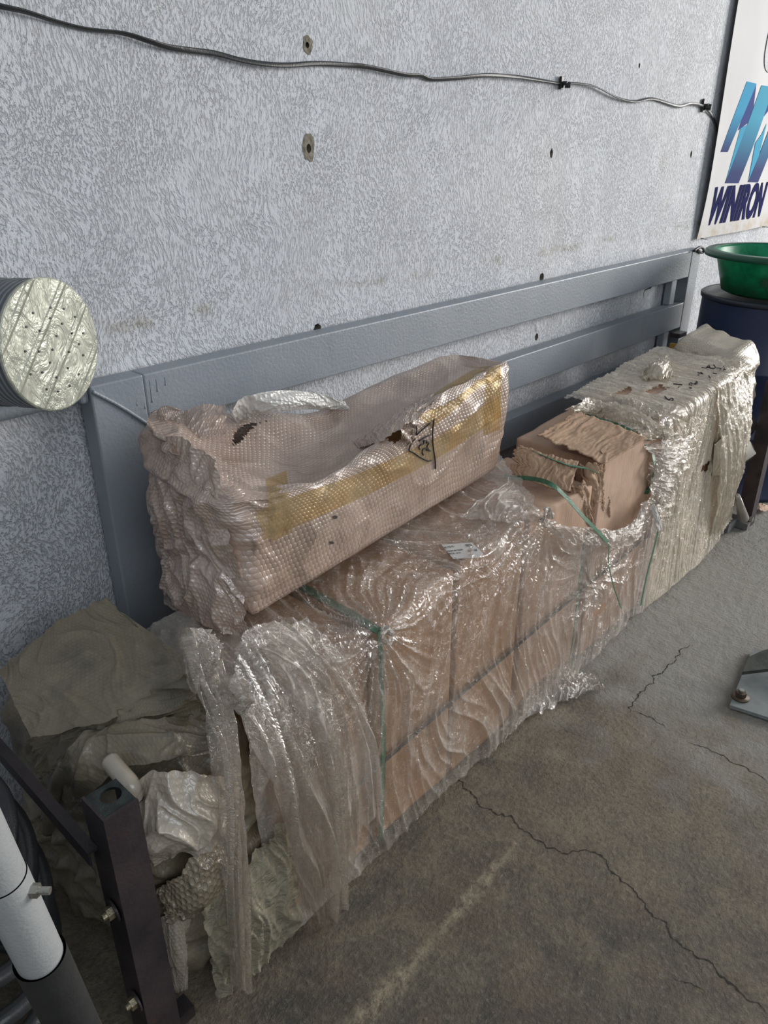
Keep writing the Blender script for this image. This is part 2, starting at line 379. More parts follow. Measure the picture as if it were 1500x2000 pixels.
def m_bubble(name, colA, colB, a=.0105, transp=.3, dist=.004, dark=None, yellow=True, gl=.5):
    t = NT(name); uv = t.coord('UV'); c = t.coord(); wp = t.map(t.noise(c, 6, 2, out='Color'), (.03, .03, 0))
    b = bubbles(t, t.vmath('ADD', t.map(uv, (1, 1, 0)), wp), a)
    sq = t.noise(c, 20, 4)
    live = t.ramp(t.noise(c, 7, 3), (.30, .25), (.5, 1))
    h = t.math('ADD', t.math('MULTIPLY', b, live), t.math('MULTIPLY', sq, 1.6))
    nrm = t.bump(h, dist, 1)
    k = t.mix(t.ramp(t.noise(c, 5, 5, .6), (.35, 0), (.65, 1)), colA, colB)
    k = t.mix(t.math('MULTIPLY', t.math('SUBTRACT', 1, b), .10), k, tuple(x*.5 for x in colA))
    if dark: k = t.mix(t.ramp(t.noise(c, dark[1], 6, .68), (dark[2], 0), (dark[3], dark[4])), k, dark[0])
    tr = t.n('ShaderNodeBsdfTransparent'); tr.inputs[0].default_value = (.98, .95, .92, 1)
    body = t.pbr(k, .38, 0, nrm, Specular_IOR_Level=gl, Subsurface_Weight=0.0)
    gs = t.n('ShaderNodeBsdfGlossy'); t.put(gs.inputs['Roughness'], .13); t.put(gs.inputs['Normal'], nrm)
    f = t.math('MULTIPLY', t.ramp(t.noise(c, 9, 4), (.35, 1), (.65, .4)), transp)
    return t.end(t.mixs(t.gloss(nrm, .05*gl, .30*gl, 4), t.mixs(f, body, tr.outputs[0]), gs.outputs[0]))
def m_grey_paint():
    t = NT('grey_gate_paint'); c = t.coord()
    k = t.mix(t.ramp(t.noise(c, 6, 5), (.3, 0), (.7, 1)), (.235, .265, .30), (.28, .305, .34))
    k = t.mix(t.ramp(t.noise(t.map(c, (1, 1, .3)), 14, 6, .7), (.56, 0), (.72, .5)), k, (.22, .21, .20))
    k = t.mix(t.ramp(t.noise(c, 70, 4, .8), (.70, 0), (.73, .8)), k, (.09, .08, .07))
    return t.end(t.pbr(k, .42, 0, t.bump(t.noise(c, 120, 4), .0012)))
def m_rust():
    t = NT('dark_primed_steel'); c = t.coord()
    k = t.mix(t.ramp(t.noise(c, 12, 6), (.35, 0), (.68, 1)), (.030, .026, .030), (.065, .05, .052))
    k = t.mix(t.ramp(t.noise(c, 26, 6, .7), (.62, 0), (.75, .8)), k, (.10, .05, .04))
    return t.end(t.pbr(k, .45, .35, t.bump(t.noise(c, 150, 4), .001)))
WALL = m_wall(); FLOOR = m_floor(); CARD = m_card(); CARD2 = m_card('pale_cardboard', (.47, .32, .235), (.57, .405, .305))
TORN = m_card('torn_corrugated_cardboard', (.38, .25, .165), (.52, .365, .255))
FILM = m_film('clear_stretch_film', (.80, .72, .62), (.80, .73, .65), base=.02)
FILM_MILK = m_film('milky_stretch_film', (.87, .78, .60), (.86, .75, .58), base=.28, gl=1.1, rough=.19)
FILM_GREY = m_film('dusty_loose_film', (.72, .65, .55), (.66, .58, .48), base=.02, gl=1.3, rough=.13)
BUB = m_bubble('pink_tinted_bubble_wrap', (.40, .27, .20), (.58, .44, .36), a=.0108, transp=.14, dist=.0012, gl=1.5, dark=((.20, .15, .11), 5.5, .52, .72, .65))
BUBCLR = m_bubble('clear_bubble_wrap', (.62, .60, .56), (.72, .70, .66), a=.014, transp=.3, dist=.0018, gl=1.1)
FOAM = m_bubble('dusty_bubble_wrap', (.175, .148, .10), (.27, .23, .16), a=.010, transp=0, dist=.0004, dark=((.07, .065, .06), 4.5, .50, .66, .75), gl=.4)
FOAM2 = m_bubble('pale_bubble_wrap', (.40, .345, .27), (.55, .48, .39), a=.0115, transp=.0, dist=.0008, gl=.8)
FOAM3 = m_bubble('brown_bubble_wrap', (.27, .22, .15), (.38, .32, .235), a=.0135, transp=0, dist=.0022, gl=.9)
GREY = m_grey_paint(); RUST = m_rust()
STEEL = plain('galvanised_steel', (.42, .41, .37), .35, .9); BRASS = plain('zinc_yellow_bolt', (.50, .44, .30), .35, .9)
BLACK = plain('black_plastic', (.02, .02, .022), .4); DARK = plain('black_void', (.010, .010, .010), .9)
RUBBER = plain('black_rubber', (.022, .024, .024), .5); PVC = plain('grey_white_pvc', (.36, .37, .37), .45, 0, .06, 30)
STRAP = plain('green_strapping', (.045, .15, .085), .35, 0, .3, 60, .0005, 200); BAND = plain('black_banding', (.035, .035, .04), .4)
INK = plain('black_marker_ink', (.012, .012, .014), .6); PAPER = plain('off_white_paper', (.60, .57, .54), .7, 0, .05)
CHROME = plain('polished_steel', (.75, .75, .72), .12, 1, .05, 10, .0004, 30)
CONC = plain('bare_mortar', (.20, .18, .14), .9, 0, .4, 90, .004, 120)

# ================================================================== SETTING
# wall with drilled holes
WY = .065
holes = [(600, 88, .012, 1), (603, 290, .010, 1), (1077, 299, .009, 1.6), (1350, 301, .009, 1.5), (620, 642, .013, 1), (1058, 541, .014, 1), (1048, 658, .011, 1.3), (1249, 128, .006, 1.4)]
wb = MB().box((-2.5, WY, 0), (9, WY+.25, 4.2)); wall = wb.build('wall_left', WALL); tag(wall, kind='structure')
cb = bmesh.new()
for px, py, r, el in holes:
    p = aty(px, py, WY); n = 14; rings = []
    for rr, yy in ((1.25, -.02), (1.0, .006), (.72, .03), (.5, .08)):
        rings.append([cb.verts.new(p + V((r*rr*cos(2*pi*k/n)*(1+.22*float(noise(k*.9, r*900))), yy, r*rr*el*sin(2*pi*k/n)*(1+.25*float(noise(k*.7+5, r*700)))))) for k in range(n)])
    for a, b in zip(rings, rings[1:]):
        for k in range(n): cb.faces.new((a[k], a[(k+1) % n], b[(k+1) % n], b[k]))
    cb.faces.new(rings[0][::-1]); cb.faces.new(rings[-1])
bmesh.ops.recalc_face_normals(cb, faces=cb.faces)
cme = bpy.data.meshes.new('cut'); cb.to_mesh(cme); cb.free(); cut = bpy.data.objects.new('cut', cme); col.objects.link(cut)
cme.materials.append(CONC); wall.data.materials.append(CONC)
md = wall.modifiers.new('holes', 'BOOLEAN'); md.object = cut; md.operation = 'DIFFERENCE'; md.solver = 'EXACT'
try: md.material_mode = 'TRANSFER'
except Exception: pass
bpy.context.view_layer.update()
nm = bpy.data.meshes.new_from_object(wall.evaluated_get(bpy.context.evaluated_depsgraph_get()))
wall.modifiers.clear(); wall.data = nm; bpy.data.objects.remove(cut)
# chipped plaster scars round the big holes (raised ragged flat patches of bare mortar)
def scar(px, py, w_, h_, seed, mat=CONC):
    p = aty(px, py, WY); n = 40; vs = []; fs = []
    for k in range(n):
        a = 2*pi*k/n; q = 1+.30*float(fbm(cos(a)*.8+seed, sin(a)*.8, 3, seed))
        vs.append(p+V((cos(a)*w_*q, -.0012, sin(a)*h_*q)))
    for k in range(n):
        a = 2*pi*k/n; vs.append(p+V((cos(a)*w_*.38, -.0005, sin(a)*h_*.36)))
    for k in range(n): fs.append((k, (k+1) % n, n+(k+1) % n, n+k))
    o = pyd('plaster_chip', vs, fs, mat, wall); return o
scar(603, 290, .019, .030, 3); scar(600, 88, .015, .018, 5)
def crackline(name, pts, wd, mat, parent, nrm, jit=.006, seed=0, off=.0012, step=.006):
    P = resample(pts, max(12, int(sum((V(a)-V(b)).length for a, b in zip(pts, pts[1:]))/step)))
    P = P.copy(); n = len(P); t = np.gradient(P, axis=0); t /= np.linalg.norm(t, axis=1, keepdims=True)
    s = np.cross(t, np.array(nrm)); s /= np.linalg.norm(s, axis=1, keepdims=True)
    i = np.arange(n); P += s*(jit*fbm(i*.11, 0*i+seed, 5, seed))[:, None]
    wv = wd*(.35+1.1*np.abs(fbm(i*.23, 0*i+seed+4, 3, seed+1)))*np.clip(np.minimum(i, n-1-i)/6, .1, 1)
    base = P + np.array(nrm)*off
    L = base + s*wv[:, None]*.5; R = base - s*wv[:, None]*.5
    vs = np.vstack([L, R]); fs = [(k, k+1, n+k+1, n+k) for k in range(n-1)]
    return pyd(name, vs, fs, mat, parent)
crackline('plaster_crack', [aty(*p, WY) for p in [(1258, 585), (1260, 567), (1283, 556), (1300, 552)]], .010, DARK, wall, (0, -1, 0), .004, 2)
crackline('plaster_crack', [aty(*p, WY) for p in [(1045, 628), (1046, 640), (1048, 655)]], .004, CONC, wall, (0, -1, 0), .002, 3)

# floor grid
nx, ny = 520, 380
X, Y = np.meshgrid(np.linspace(-2.5, 9, nx)*0+np.sort(np.r_[np.linspace(-2.5, .2, 30), np.linspace(.21, 4.2, 440), np.linspace(4.22, 9, 50)]), np.sort(np.r_[np.linspace(-6, -1.85, 40), np.linspace(-1.84, .3, 340)]), indexing='ij')
def dseg(X, Y, a, b):
    a = np.array(a); b = np.array(b); d = b-a; t = np.clip(((X-a[0])*d[0]+(Y-a[1])*d[1])/(d@d), 0, 1)
    return np.hypot(X-a[0]-t*d[0], Y-a[1]-t*d[1]), t
d1, t1 = dseg(X, Y, (.55, -.865), (1.17, -.845)); wob = fbm(X*9, Y*9, 4, 3)
rd = np.clip(1-np.abs(d1+.010*wob)/(.014+.016*(1-t1)), 0, 1)*(t1 < .999)*sst(-1.0, .0, fbm(X*25, Y*25, 3, 9))
d2, t2 = dseg(X, Y, (1.70, -.90), (3.4, -.86))
gy = sst(1.5, 2.1, X+.10*wob*2)*sst(-1.75, -1.3, Y+.1*wob)
Z = .0020*fbm(X*2.2, Y*2.2, 4, 5)*1.0 + .0022*rd*(1+fbm(X*40, Y*40, 2, 8)) + .0014*fbm(X*30, Y*30, 3, 6)*gy
Z = Z - .0022
fl = pyd('floor', np.stack([X, Y, Z], 2).reshape(-1, 3), gridfaces(nx, ny), FLOOR, None, True, attrs={'ridge': rd.ravel(), 'grey': gy.ravel()})
tag(fl, kind='structure')
def fp(*pts): return [atz(px, py, 0) for px, py in pts]
def fcrack(pts, wd, seed, jit=.012, par=fl, off=.0010):
    o = crackline('floor_crack', fp(*pts), wd, DARKC, par, (0, 0, 1), jit, seed, off, .004)
    # ride just on the floor surface
    b = FB
    for v in o.data.vertices:
        h = b.ray_cast(V((v.co.x, v.co.y, .1)), V((0, 0, -1)))
        if h[0]: v.co.z = h[0].z+.0006
    return o
DARKC = plain('crack_dark', (.030, .026, .020), .95)  # near-black brown for the flat crack strips
FB = bvh(fl)
fcrack([(885, 1508), (940, 1570), (1000, 1600), (1060, 1645), (1110, 1665), (1160, 1660), (1195, 1700), (1240, 1740), (1290, 1800), (1340, 1850), (1420, 1910), (1500, 1985)], .0046, 1)
fcrack([(1345, 1255), (1310, 1295), (1272, 1330), (1235, 1375), (1228, 1392)], .0050, 2)
fcrack([(1232, 1388), (1270, 1400), (1300, 1425)], .0030, 3)
fcrack([(1340, 1445), (1400, 1470), (1460, 1500), (1500, 1528)], .0042, 4)
fcrack([(1310, 1905), (1360, 1925), (1378, 1950)], .0026, 5)
fcrack([(1080, 1410), (1120, 1432), (1160, 1450)], .0014, 6)

# ================================================================== GREY GATE FRAME ON THE WALL
gate = empty('steel_gate', (2.3, .03, 0))
tag(gate, 'long grey painted steel gate with horizontal rails leaning flat against the plaster wall', 'gate')
T = .055
def gbox(name, a, b, bev=.004): return MB().box(a, b, None, bev).build(name, GREY, gate)
X0, X1 = .717, 3.83
gbox('post', (X0, 0, .004), (X0+.125, T, 1.041))
gbox('post', (X1-.10, 0, .004), (X1, T, 1.041))
gbox('rail', (X0+.1255, .001, .920), (X1-.1005, T, 1.041))
for z0, z1 in ((.683, .803), (.455, .575), (.20, .32), (.01, .10)): gbox('rail', (X0+.1255, .001, z0), (X1-.1005, T, z1))
gbox('inner_upright', (3.60, .020, .105), (3.655, T-.003, .199)); 
for z0, z1 in ((.3205, .4545), (.5755, .6825), (.8035, .9195)): gbox('inner_upright', (3.60, .020, z0), (3.655, T-.003, z1))
# weld bead on the mitre, paint runs, tube stub and round side rail
tube('weld_bead', [V((X0+.004, -.001, 1.030)), V((X0+.06, -.002, .985)), V((X0+.124, -.001, .925))], .0042, GREY, gate, 8, 30, rr=lambda t: .0036+.0012*abs(sin(t*60)))
for k, (px, l) in enumerate([(248, .075), (262, .05), (276, .06), (292, .05), (305, .028), (322, .018)]):
    p = aty(px, 752-(px-248)*.2, .0006)
    tube('paint_run', [p, p+V((0, 0, -l*.5)), p+V((0, 0, -l))], .0013, GREY, gate, 6, 6, rr=lambda t: .0005+.0014*t**4)
tube('side_rail', [V((-.4, .030, 1.020)), V((.2, .030, 1.022)), V((.685, .030, 1.022)), V((.712, .030, 1.030))], .0175, GREY, gate, 20, 6)
gbox('corner_lug', (.697, .008, 1.004), (.7165, .052, 1.046), .006)
MB().box((3.62, -.05, .655), (3.70, -.001, .676), None, .003).build('latch_plate', RUST, gate)
ro = tube('tie_wire', [aty(1355, 490, -.012), aty(1366, 483, -.014), aty(1373, 485, -.016), aty(1374, 492, -.012), aty(1368, 493, -.006), aty(1362, 486, -.012)], .006, BLACK, None, 8, 6)
tag(ro, 'dark twisted wire tied round the top far corner of the grey gate', 'wire')

# ================================================================== ROUND ROLL ON THE PIPE
def m_disc():
    t = NT('silvery_pressed_sheet'); c = t.coord()
    k = t.mix(t.ramp(t.noise(c, 22, 5), (.35, 0), (.65, 1)), (.34, .35, .29), (.46, .47, .39))
    wv = t.n('ShaderNodeTexWave', wave_type='BANDS', bands_direction='X', wave_profile='SIN'); t.put(wv.inputs[0], t.map(c, rot=(0, 0, radians(45)))); wv.inputs['Scale'].default_value = 5.2; wv.inputs['Distortion'].default_value = .4
    rib = t.ramp(wv.outputs['Fac'], (.85, 0), (.97, 1)); cr = t.noise(t.map(c, (1, .5, 1), rot=(0, 0, .6)), 26, 4, .6, 1.5)
    return t.end(t.pbr(k, .36, .3, t.bump(t.math('ADD', t.math('MULTIPLY', rib, .7), t.math('MULTIPLY', cr, 2.0)), .003)))
def m_roll():
    t = NT('grey_mesh_roll'); c = t.coord()
    wv = t.n('ShaderNodeTexWave', wave_type='BANDS', bands_direction='Z'); t.put(wv.inputs[0], c); wv.inputs['Scale'].default_value = 28; wv.inputs['Distortion'].default_value = 1.2; wv.inputs['Detail'].default_value = 2
    k = t.mix(t.ramp(wv.outputs['Fac'], (.2, 0), (.8, 1)), (.12, .13, .14), (.27, .29, .31))
    k = t.mix(t.ramp(t.noise(c, 15, 5), (.56, 0), (.62, .8)), k, (.04, .04, .04))
    return t.end(t.pbr(k, .5, .2, t.bump(wv.outputs['Fac'], .004)))
nrm_d = V((.38, -.92, .05)).normalized(); rc = .113
dc = aty(101, 674, -.165)
dc.z = max(dc.z, 1.0395+rc+.001)
er = empty('perforated_drum_roll', dc)
tag(er, 'round grey roll with silvery perforated end disc resting on the pipe beside the gate', 'roll')
er.rotation_euler = nrm_d.to_track_quat('Z', 'Y').to_euler()
def child_local(o): o.matrix_parent_inverse = Matrix(); return o
child_local(MB().lathe([(.001, -.175), (rc*.985, -.175), (rc*.985, -.15), (rc, -.149), (rc, -.10), (rc*.985, -.098), (rc*.985, -.06), (rc*.995, -.058), (rc*.99, -.004), (rc*.97, 0), (.001, -.0005)], n=72).build('roll_body', m_roll(), er, True))
mbd = MB(); mbd.lathe([(rc*1.012, -.003), (rc*1.012, .0015), (rc*.99, .003), (rc*.5, .0028), (.001, .0028)], n=72)
child_local(mbd.build('end_disc', m_disc(), er, False))
hk = []
inv = (Matrix.Translation(dc) @ nrm_d.to_track_quat('Z', 'Y').to_matrix().to_4x4()).inverted()
for cx, cy in [(240, 252), (305, 258), (155, 278), (240, 303), (360, 297), (297, 330), (122, 346), (188, 365), (345, 377), (270, 390), (400, 377), (380, 430), (117, 465), (185, 466), (250, 457), (331, 468), (400, 484), (238, 520), (325, 547), (144, 577), (200, 568), (270, 592), (378, 577), (221, 650), (277, 661), (334, 634)]:
    d = ray(cx/2.5, 500+cy/2.5); q = CAM + d*((dc-CAM).dot(nrm_d)/d.dot(nrm_d)); l = inv @ q
    child_local(MB().cyl((l.x, l.y, .0025), (l.x, l.y, .0042), .0021, n=10).build('pin_hole', BLACK, er))
child_local(MB().lathe([(rc*.99, -.147), (rc*1.018, -.141), (rc*1.02, -.128), (rc*.99, -.124)], n=64).build('edge_rope', PVC, er, True))

# ================================================================== CABLE + NAILS
cp = [(-30, 4), (0, 12), (50, 23), (110, 42), (170, 57), (240, 65), (290, 80), (330, 92), (380, 99), (420, 104), (470, 117), (520, 125), (565, 127), (620, 124), (680, 127), (720, 131), (790, 146), (822, 148), (845, 155), (900, 152), (950, 147), (1010, 150), (1060, 157), (1092, 162), (1130, 163), (1165, 170), (1205, 190), (1240, 198), (1275, 193), (1325, 207), (1350, 202), (1372, 207), (1388, 222), (1398, 242), (1403, 270), (1406, 300)]
P = smooth_path([aty(px, py, WY-.012-.004*sin(i*1.3)) for i, (px, py) in enumerate(cp)], 10)
vs = []; fs = []; n = 14
for i, p in enumerate(P):
    t = (P[min(i+1, len(P)-1)]-P[max(i-1, 0)]).normalized(); a = t.cross(V((0, 1, 0))).normalized(); b = t.cross(a).normalized()
    tw = radians(40)*sin(i*.045)+radians(30)*sin(i*.013+1); A = a*cos(tw)+b*sin(tw); B = -a*sin(tw)+b*cos(tw)
    for k in range(n):
        th = 2*pi*k/n; r = .0026*(1-.38*abs(sin(th))**6); vs.append(p + A*cos(th)*.0056 + B*sin(th)*(.0029-.0012*max(0, 1-abs(cos(th))*3)))
for i in range(len(P)-1):
    for k in range(n): fs.append((i*n+k, i*n+(k+1) % n, (i+1)*n+(k+1) % n, (i+1)*n+k))
cab = pyd('cable', vs, fs, plain('black_cable_sheath', (.028, .028, .030), .38, 0, .1), None, True)
tag(cab, 'flat black twin cable strung across the rough white wall', 'cable')
for k, (px, py, lab) in enumerate([(1093, 163, 'black wall peg holding the cable halfway along its run'), (1371, 207, 'black wall peg holding the cable near the banner')]):
    p = aty(px, py, WY); m = MB(); s = 1+.35*k
    m.cyl(p+V((0, .01, 0)), p+V((0, -.030, 0)), .0065*s, n=10); m.cyl(p+V((.004, -.020, -.004)), p+V((.012, -.036, -.006)), .011*s, .009*s, n=10)
    m.box(p+V((-.012*s, -.014, -.018*s)), p+V((.004*s, -.004, .020*s)))
    tag(m.build('wall_peg', BLACK, None, False, .001), lab, 'peg', 'pegs holding the wall cable')

# ================================================================== BANNER
BY = .032
def m_banner():
    t = NT('banner_vinyl'); c = t.coord(); k = t.mix(t.ramp(t.noise(c, 3, 4), (.3, 0), (.7, 1)), (.54, .54, .55), (.61, .60, .60))
    z = t.n('ShaderNodeSeparateXYZ'); t.put(z.inputs[0], c)
    low = t.math('SUBTRACT', 1, t.math('MULTIPLY', t.math('ABSOLUTE', t.math('SUBTRACT', z.outputs[2], 1.09)), 16), clamp=True)
    k = t.mix(t.math('MULTIPLY', low, t.ramp(t.noise(c, 12, 5, .7), (.40, 0), (.65, .85))), k, (.42, .33, .20))
    return t.end(t.pbr(k, .7, 0, t.bump(t.noise(c, 5, 2), .004), Specular_IOR_Level=.2))
ban = empty('hanging_banner', (4.3, BY, 1.08)); tag(ban, 'white vinyl banner printed WINIRON with blue logo hanging on the wall above the drum', 'banner')
bx = np.linspace(0, 1, 60)[:, None]; bz = np.linspace(0, 1, 70)[None, :]
def banpt(u, v):
    x = 3.868+1.05*u; z = 1.074+1.5*v; y = BY + .004*np.sin(u*9+v*3) + .014*(1-np.clip(v*5, 0, 1))**2*(1-u)**2*1.0 - .004*np.sin(v*7)
    return x, y, z
bxx, byy, bzz = banpt(bx, bz)
pyd('banner_cloth', np.stack(np.broadcast_arrays(bxx, byy, bzz), 2).reshape(-1, 3), gridfaces(60, 70), m_banner(), ban, True)
def b_y(x, z): u = (x-3.868)/1.05; v = (z-1.074)/1.5; return float(banpt(u, v)[1])
def m_grad(name, ctop, cbot, z0, z1):
    t = NT(name); z = t.n('ShaderNodeSeparateXYZ'); t.put(z.inputs[0], t.coord())
    f = t.math('DIVIDE', t.math('SUBTRACT', z.outputs[2], z0), z1-z0, clamp=True)
    return t.end(t.pbr(t.mix(f, cbot, ctop), .75, Specular_IOR_Level=.15))
CY = (.03, .27, .46); NV = (.016, .030, .13)
def decal(name, pts4, mat, k=0, quad=False):
    """printed polygon on the cloth; pts in crop pixels (x3.333 from 1200,0)"""
    P = []
    for cx, cy in pts4:
        p = aty(1200+cx/3.3333, cy/3.3333, BY); P.append((p.x, p.z))
    bm = bmesh.new(); f = bm.faces.new([bm.verts.new((x, 0, z)) for x, z in P])
    bmesh.ops.triangulate(bm, faces=[f]); bmesh.ops.subdivide_edges(bm, edges=bm.edges[:], cuts=5, use_grid_fill=True)
    for v in bm.verts: v.co.y = b_y(v.co.x, v.co.z)-.0012-.0004*k
    me = bpy.data.meshes.new(name); bm.to_mesh(me); bm.free(); return mkobj(name, me, mat, ban)
G1 = m_grad('logo_blue_gradient', CY, NV, 1.46, 1.62); G2 = m_grad('logo_cyan_gradient', (.045, .29, .44), (.03, .29, .48), 1.3, 1.7)
G3 = m_grad('logo_navy', (.015, .04, .20), (.018, .02, .10), 1.3, 1.6); G4 = m_grad('logo_blue_gradient_long', (.04, .28, .42), NV, 1.36, 1.60)
decal('logo_stroke', [(918, 545), (886, 780), (800, 850), (850, 700)], G3, 0)
decal('logo_stroke', [(860, 530), (918, 545), (735, 990), (690, 990)], G1, 1)
decal('logo_stroke', [(815, 835), (880, 800), (800, 1010), (720, 1192)], G2, 1)
decal('logo_stroke', [(950, 555), (1035, 568), (800, 1192), (718, 1192)], G4, 2)
decal('logo_stroke', [(1035, 568), (1015, 700), (930, 800), (985, 660)], G3, 1)
decal('logo_stroke', [(905, 930), (950, 870), (985, 800), (930, 1010), (860, 1175)], G2, 3)
decal('logo_stroke', [(1110, 580), (1180, 590), (925, 1187), (857, 1185)], G4, 4)
_t = NT('navy_print'); NAVY = _t.end(_t.pbr((.016, .018, .085), .9, Specular_IOR_Level=.05))
fc = bpy.data.curves.new('t', 'FONT'); fc.body = 'WINIRON'; fc.size = 1; fc.offset = .045; fc.shear = .25; fc.space_character = 1.02; fc.extrude = 0
to = bpy.data.objects.new('t', fc); col.objects.link(to); bpy.context.view_layer.update()
tm = bpy.data.meshes.new_from_object(to.evaluated_get(bpy.context.evaluated_depsgraph_get())); bpy.data.objects.remove(to)
bm = bmesh.new(); bm.from_mesh(tm); bmesh.ops.triangulate(bm, faces=bm.faces[:]); bmesh.ops.subdivide_edges(bm, edges=bm.edges[:], cuts=3, use_grid_fill=True); xs = [v.co.x for v in bm.verts]; ys = [v.co.y for v in bm.verts]
p0 = aty(1384, 440, BY); p1 = aty(1487, 425, BY); zt = 1.305
for v in bm.verts:
    u = (v.co.x-min(xs))/(max(xs)-min(xs)); q = (v.co.y-min(ys))/(max(ys)-min(ys))
    x = 3.950+.71*u; z = 1.130+(zt-1.130)*q; v.co = V((x, b_y(x, z)-.0030, z))
me = bpy.data.meshes.new('lettering'); bm.to_mesh(me); bm.free(); mkobj('lettering', me, NAVY, ban)
# rounded dark letter cut by the frame edge
arc = []
c0 = aty(1512, 92, BY)
for k in range(28):
    a = radians(100+k*10); arc.append(V((c0.x+.10*(abs(cos(a))**.7)*(1 if cos(a) > 0 else -1), 0, c0.z+.09*(abs(sin(a))**.7)*(1 if sin(a) > 0 else -1))))
for p in arc: p.y = b_y(p.x, p.z)-.004
ribbon('lettering', arc, .035, plain('grey_print', (.06, .06, .09), .4), ban, lambda t: (-cos(radians(100+t*270)), 0, -sin(radians(100+t*270))), .0006, 2)
for px, py, qx in ((1372, 466, 9), (1492, 443, 12)):
    nl = tube('nail', [aty(px-3, py, .026), aty(px+qx, py+1, .018)], .0024, STEEL if 0 else BLACK, None, 8, 2)
    tag(nl, 'small dark nail through the lower %s corner of the banner' % ('left' if px < 1400 else 'right'), 'nail', 'nails holding the banner')

# ================================================================== DRUM + BOWL
dx, dy = 3.74, -.385
def m_blue():
    t = NT('dark_blue_drum_paint'); c = t.coord(); k = t.mix(t.ramp(t.noise(c, 8, 6, .7), (.4, 0), (.75, 1)), (.010, .020, .065), (.018, .030, .075))
    k = t.mix(t.ramp(t.noise(c, 30, 5, .8), (.68, 0), (.72, .6)), k, (.05, .035, .03)); return t.end(t.pbr(k, .4))
db = empty('oil_drum', (dx, dy, 0)); tag(db, 'dark blue steel drum standing under the green basin by the wall', 'drum')
R = .29
child_local(MB().lathe([(.001, .02), (R-.02, .02), (R, .0), (R+.006, .004), (R+.006, .018), (R, .024), (R, .285), (R+.009, .295), (R+.009, .305), (R, .315), (R, .575), (R+.009, .585), (R+.009, .595), (R, .605), (R, .865)], n=72).build('drum_body', m_blue(), db, True))
child_local(MB().lathe([(R-.001, .866), (R+.008, .868), (R+.009, .884), (R, .890), (R-.012, .888), (R-.014, .872), (.10, .876), (.001, .876)], n=72).build('drum_lid', plain('black_drum_lid', (.018, .022, .035), .4), db, True))
def m_green():
    t = NT('green_plastic'); c = t.coord(); k = t.mix(t.ramp(t.noise(c, 16, 6, .65), (.38, 0), (.62, 1)), (.005, .23, .10), (.015, .38, .19))
    z = t.n('ShaderNodeSeparateXYZ'); t.put(z.inputs[0], c)
    patchy = t.math('MULTIPLY', t.ramp(t.noise(c, 9, 6, .7), (.32, 0), (.62, 1)), t.math('SUBTRACT', 1, t.math('MULTIPLY', z.outputs[2], 9), clamp=True))  # blotchy dark olive, strongest at the bottom of the bowl
    k = t.mix(patchy, k, (.045, .07, .035))
    p = t.pbr(k, .32); tl = t.n('ShaderNodeBsdfTranslucent'); t.put(tl.inputs[0], k); return t.end(t.mixs(.35, p, tl.outputs[0]))
bc = V((3.72, -.39, .8912)); 
gb = empty('washing_basin', bc); tag(gb, 'large translucent green plastic basin standing on the dark blue drum', 'basin')
BH = .178
child_local(MB().lathe([(.001, .002), (.19, .001), (.215, .012), (.262, BH-.01), (.266, BH), (.262, BH+.002), (.256, BH-.006), (.209, .018), (.185, .008), (.001, .008)], n=80).build('bowl', m_green(), gb, True))
child_local(MB().lathe([(.262, BH-.006), (.300, BH-.012), (.303, BH-.022), (.309, BH-.020), (.308, BH-.002), (.300, BH+.004), (.262, BH+.004), (.2618, BH-.006)], n=80).build('rim', plain('dark_green_rim', (.008, .075, .04), .35), gb, True))
# moulded flower on the side
fd = (CAM-bc); fa = atan2(fd.y, fd.x)-radians(8); fx = []
vs = []; fs = []
for k in range(16):
    a = 2*pi*k/16; r = .030 if k % 2 == 0 else .014
    hz = .075+r*sin(a); aa = fa + r*cos(a)/.24; rr = .2165+(hz-.012)/(BH-.022)*.047+.0012
    vs.append((rr*cos(aa), rr*sin(aa), hz))
hz = .075; rr = .2165+(hz-.012)/(BH-.022)*.047+.002; vs.append((rr*cos(fa), rr*sin(fa), hz))
for k in range(16): fs.append((k, (k+1) % 16, 16))
child_local(pyd('moulded_flower', vs, fs, plain('flower_green', (.004, .07, .035), .4), gb))

# ================================================================== CARTONS
def zt_(x): return np.interp(x, [.4, .93, 1.5, 2.15, 2.8, 3.3], [.585, .598, .655, .695, .735, .760])
def yf_(x): return np.interp(x, [.4, 1.0, 2.0, 3.3], [-.612, -.608, -.592, -.572])
def carton(name, x0, x1, label, mat=CARD, z=None, zb=.006, dep=.31, amp=.004, seed=0, drop=(0, 0, 0, 0), group='cardboard cartons in the wrapped row'):
    za, zc = (zt_(x0), zt_(x1)) if z is None else z
    c8 = [(x0, yf_(x0)+.006, zb), (x1, yf_(x1)+.006, zb), (x0, yf_(x0)+dep, zb), (x1, yf_(x1)+dep, zb),
          (x0, yf_(x0)+.012, za-drop[0]), (x1, yf_(x1)+.012, zc-drop[1]), (x0, yf_(x0)+dep, za-drop[2]), (x1, yf_(x1)+dep, zc-drop[3])]
    def dp(S, N, U):
        return amp*fbm(S[:, 0]*6+seed, S[:, 2]*6+S[:, 1]*7, 3, seed)*np.clip(np.minimum(np.minimum(U[:, 0], 1-U[:, 0])*8, 1), 0, 1) - .003
    o = hexa('carton', c8, mat, None, (max(8, int((x1-x0)/.012)), 22, 48), .006, dp)
    if label: tag(o, label, 'carton', group)
    return o
cart = []
specs = [(.655, .925, 'cardboard carton behind the hanging film, nearest the rusty post', .002),
         (.935, 1.215, 'cardboard carton under the film beside the first green strap', .003),
         (1.225, 1.505, 'cardboard carton under the clear film below the white shipping label', .002)]
for i, (a, b, l, am) in enumerate(specs): cart.append(carton('carton', a, b, l, CARD, seed=i*3, amp=am))
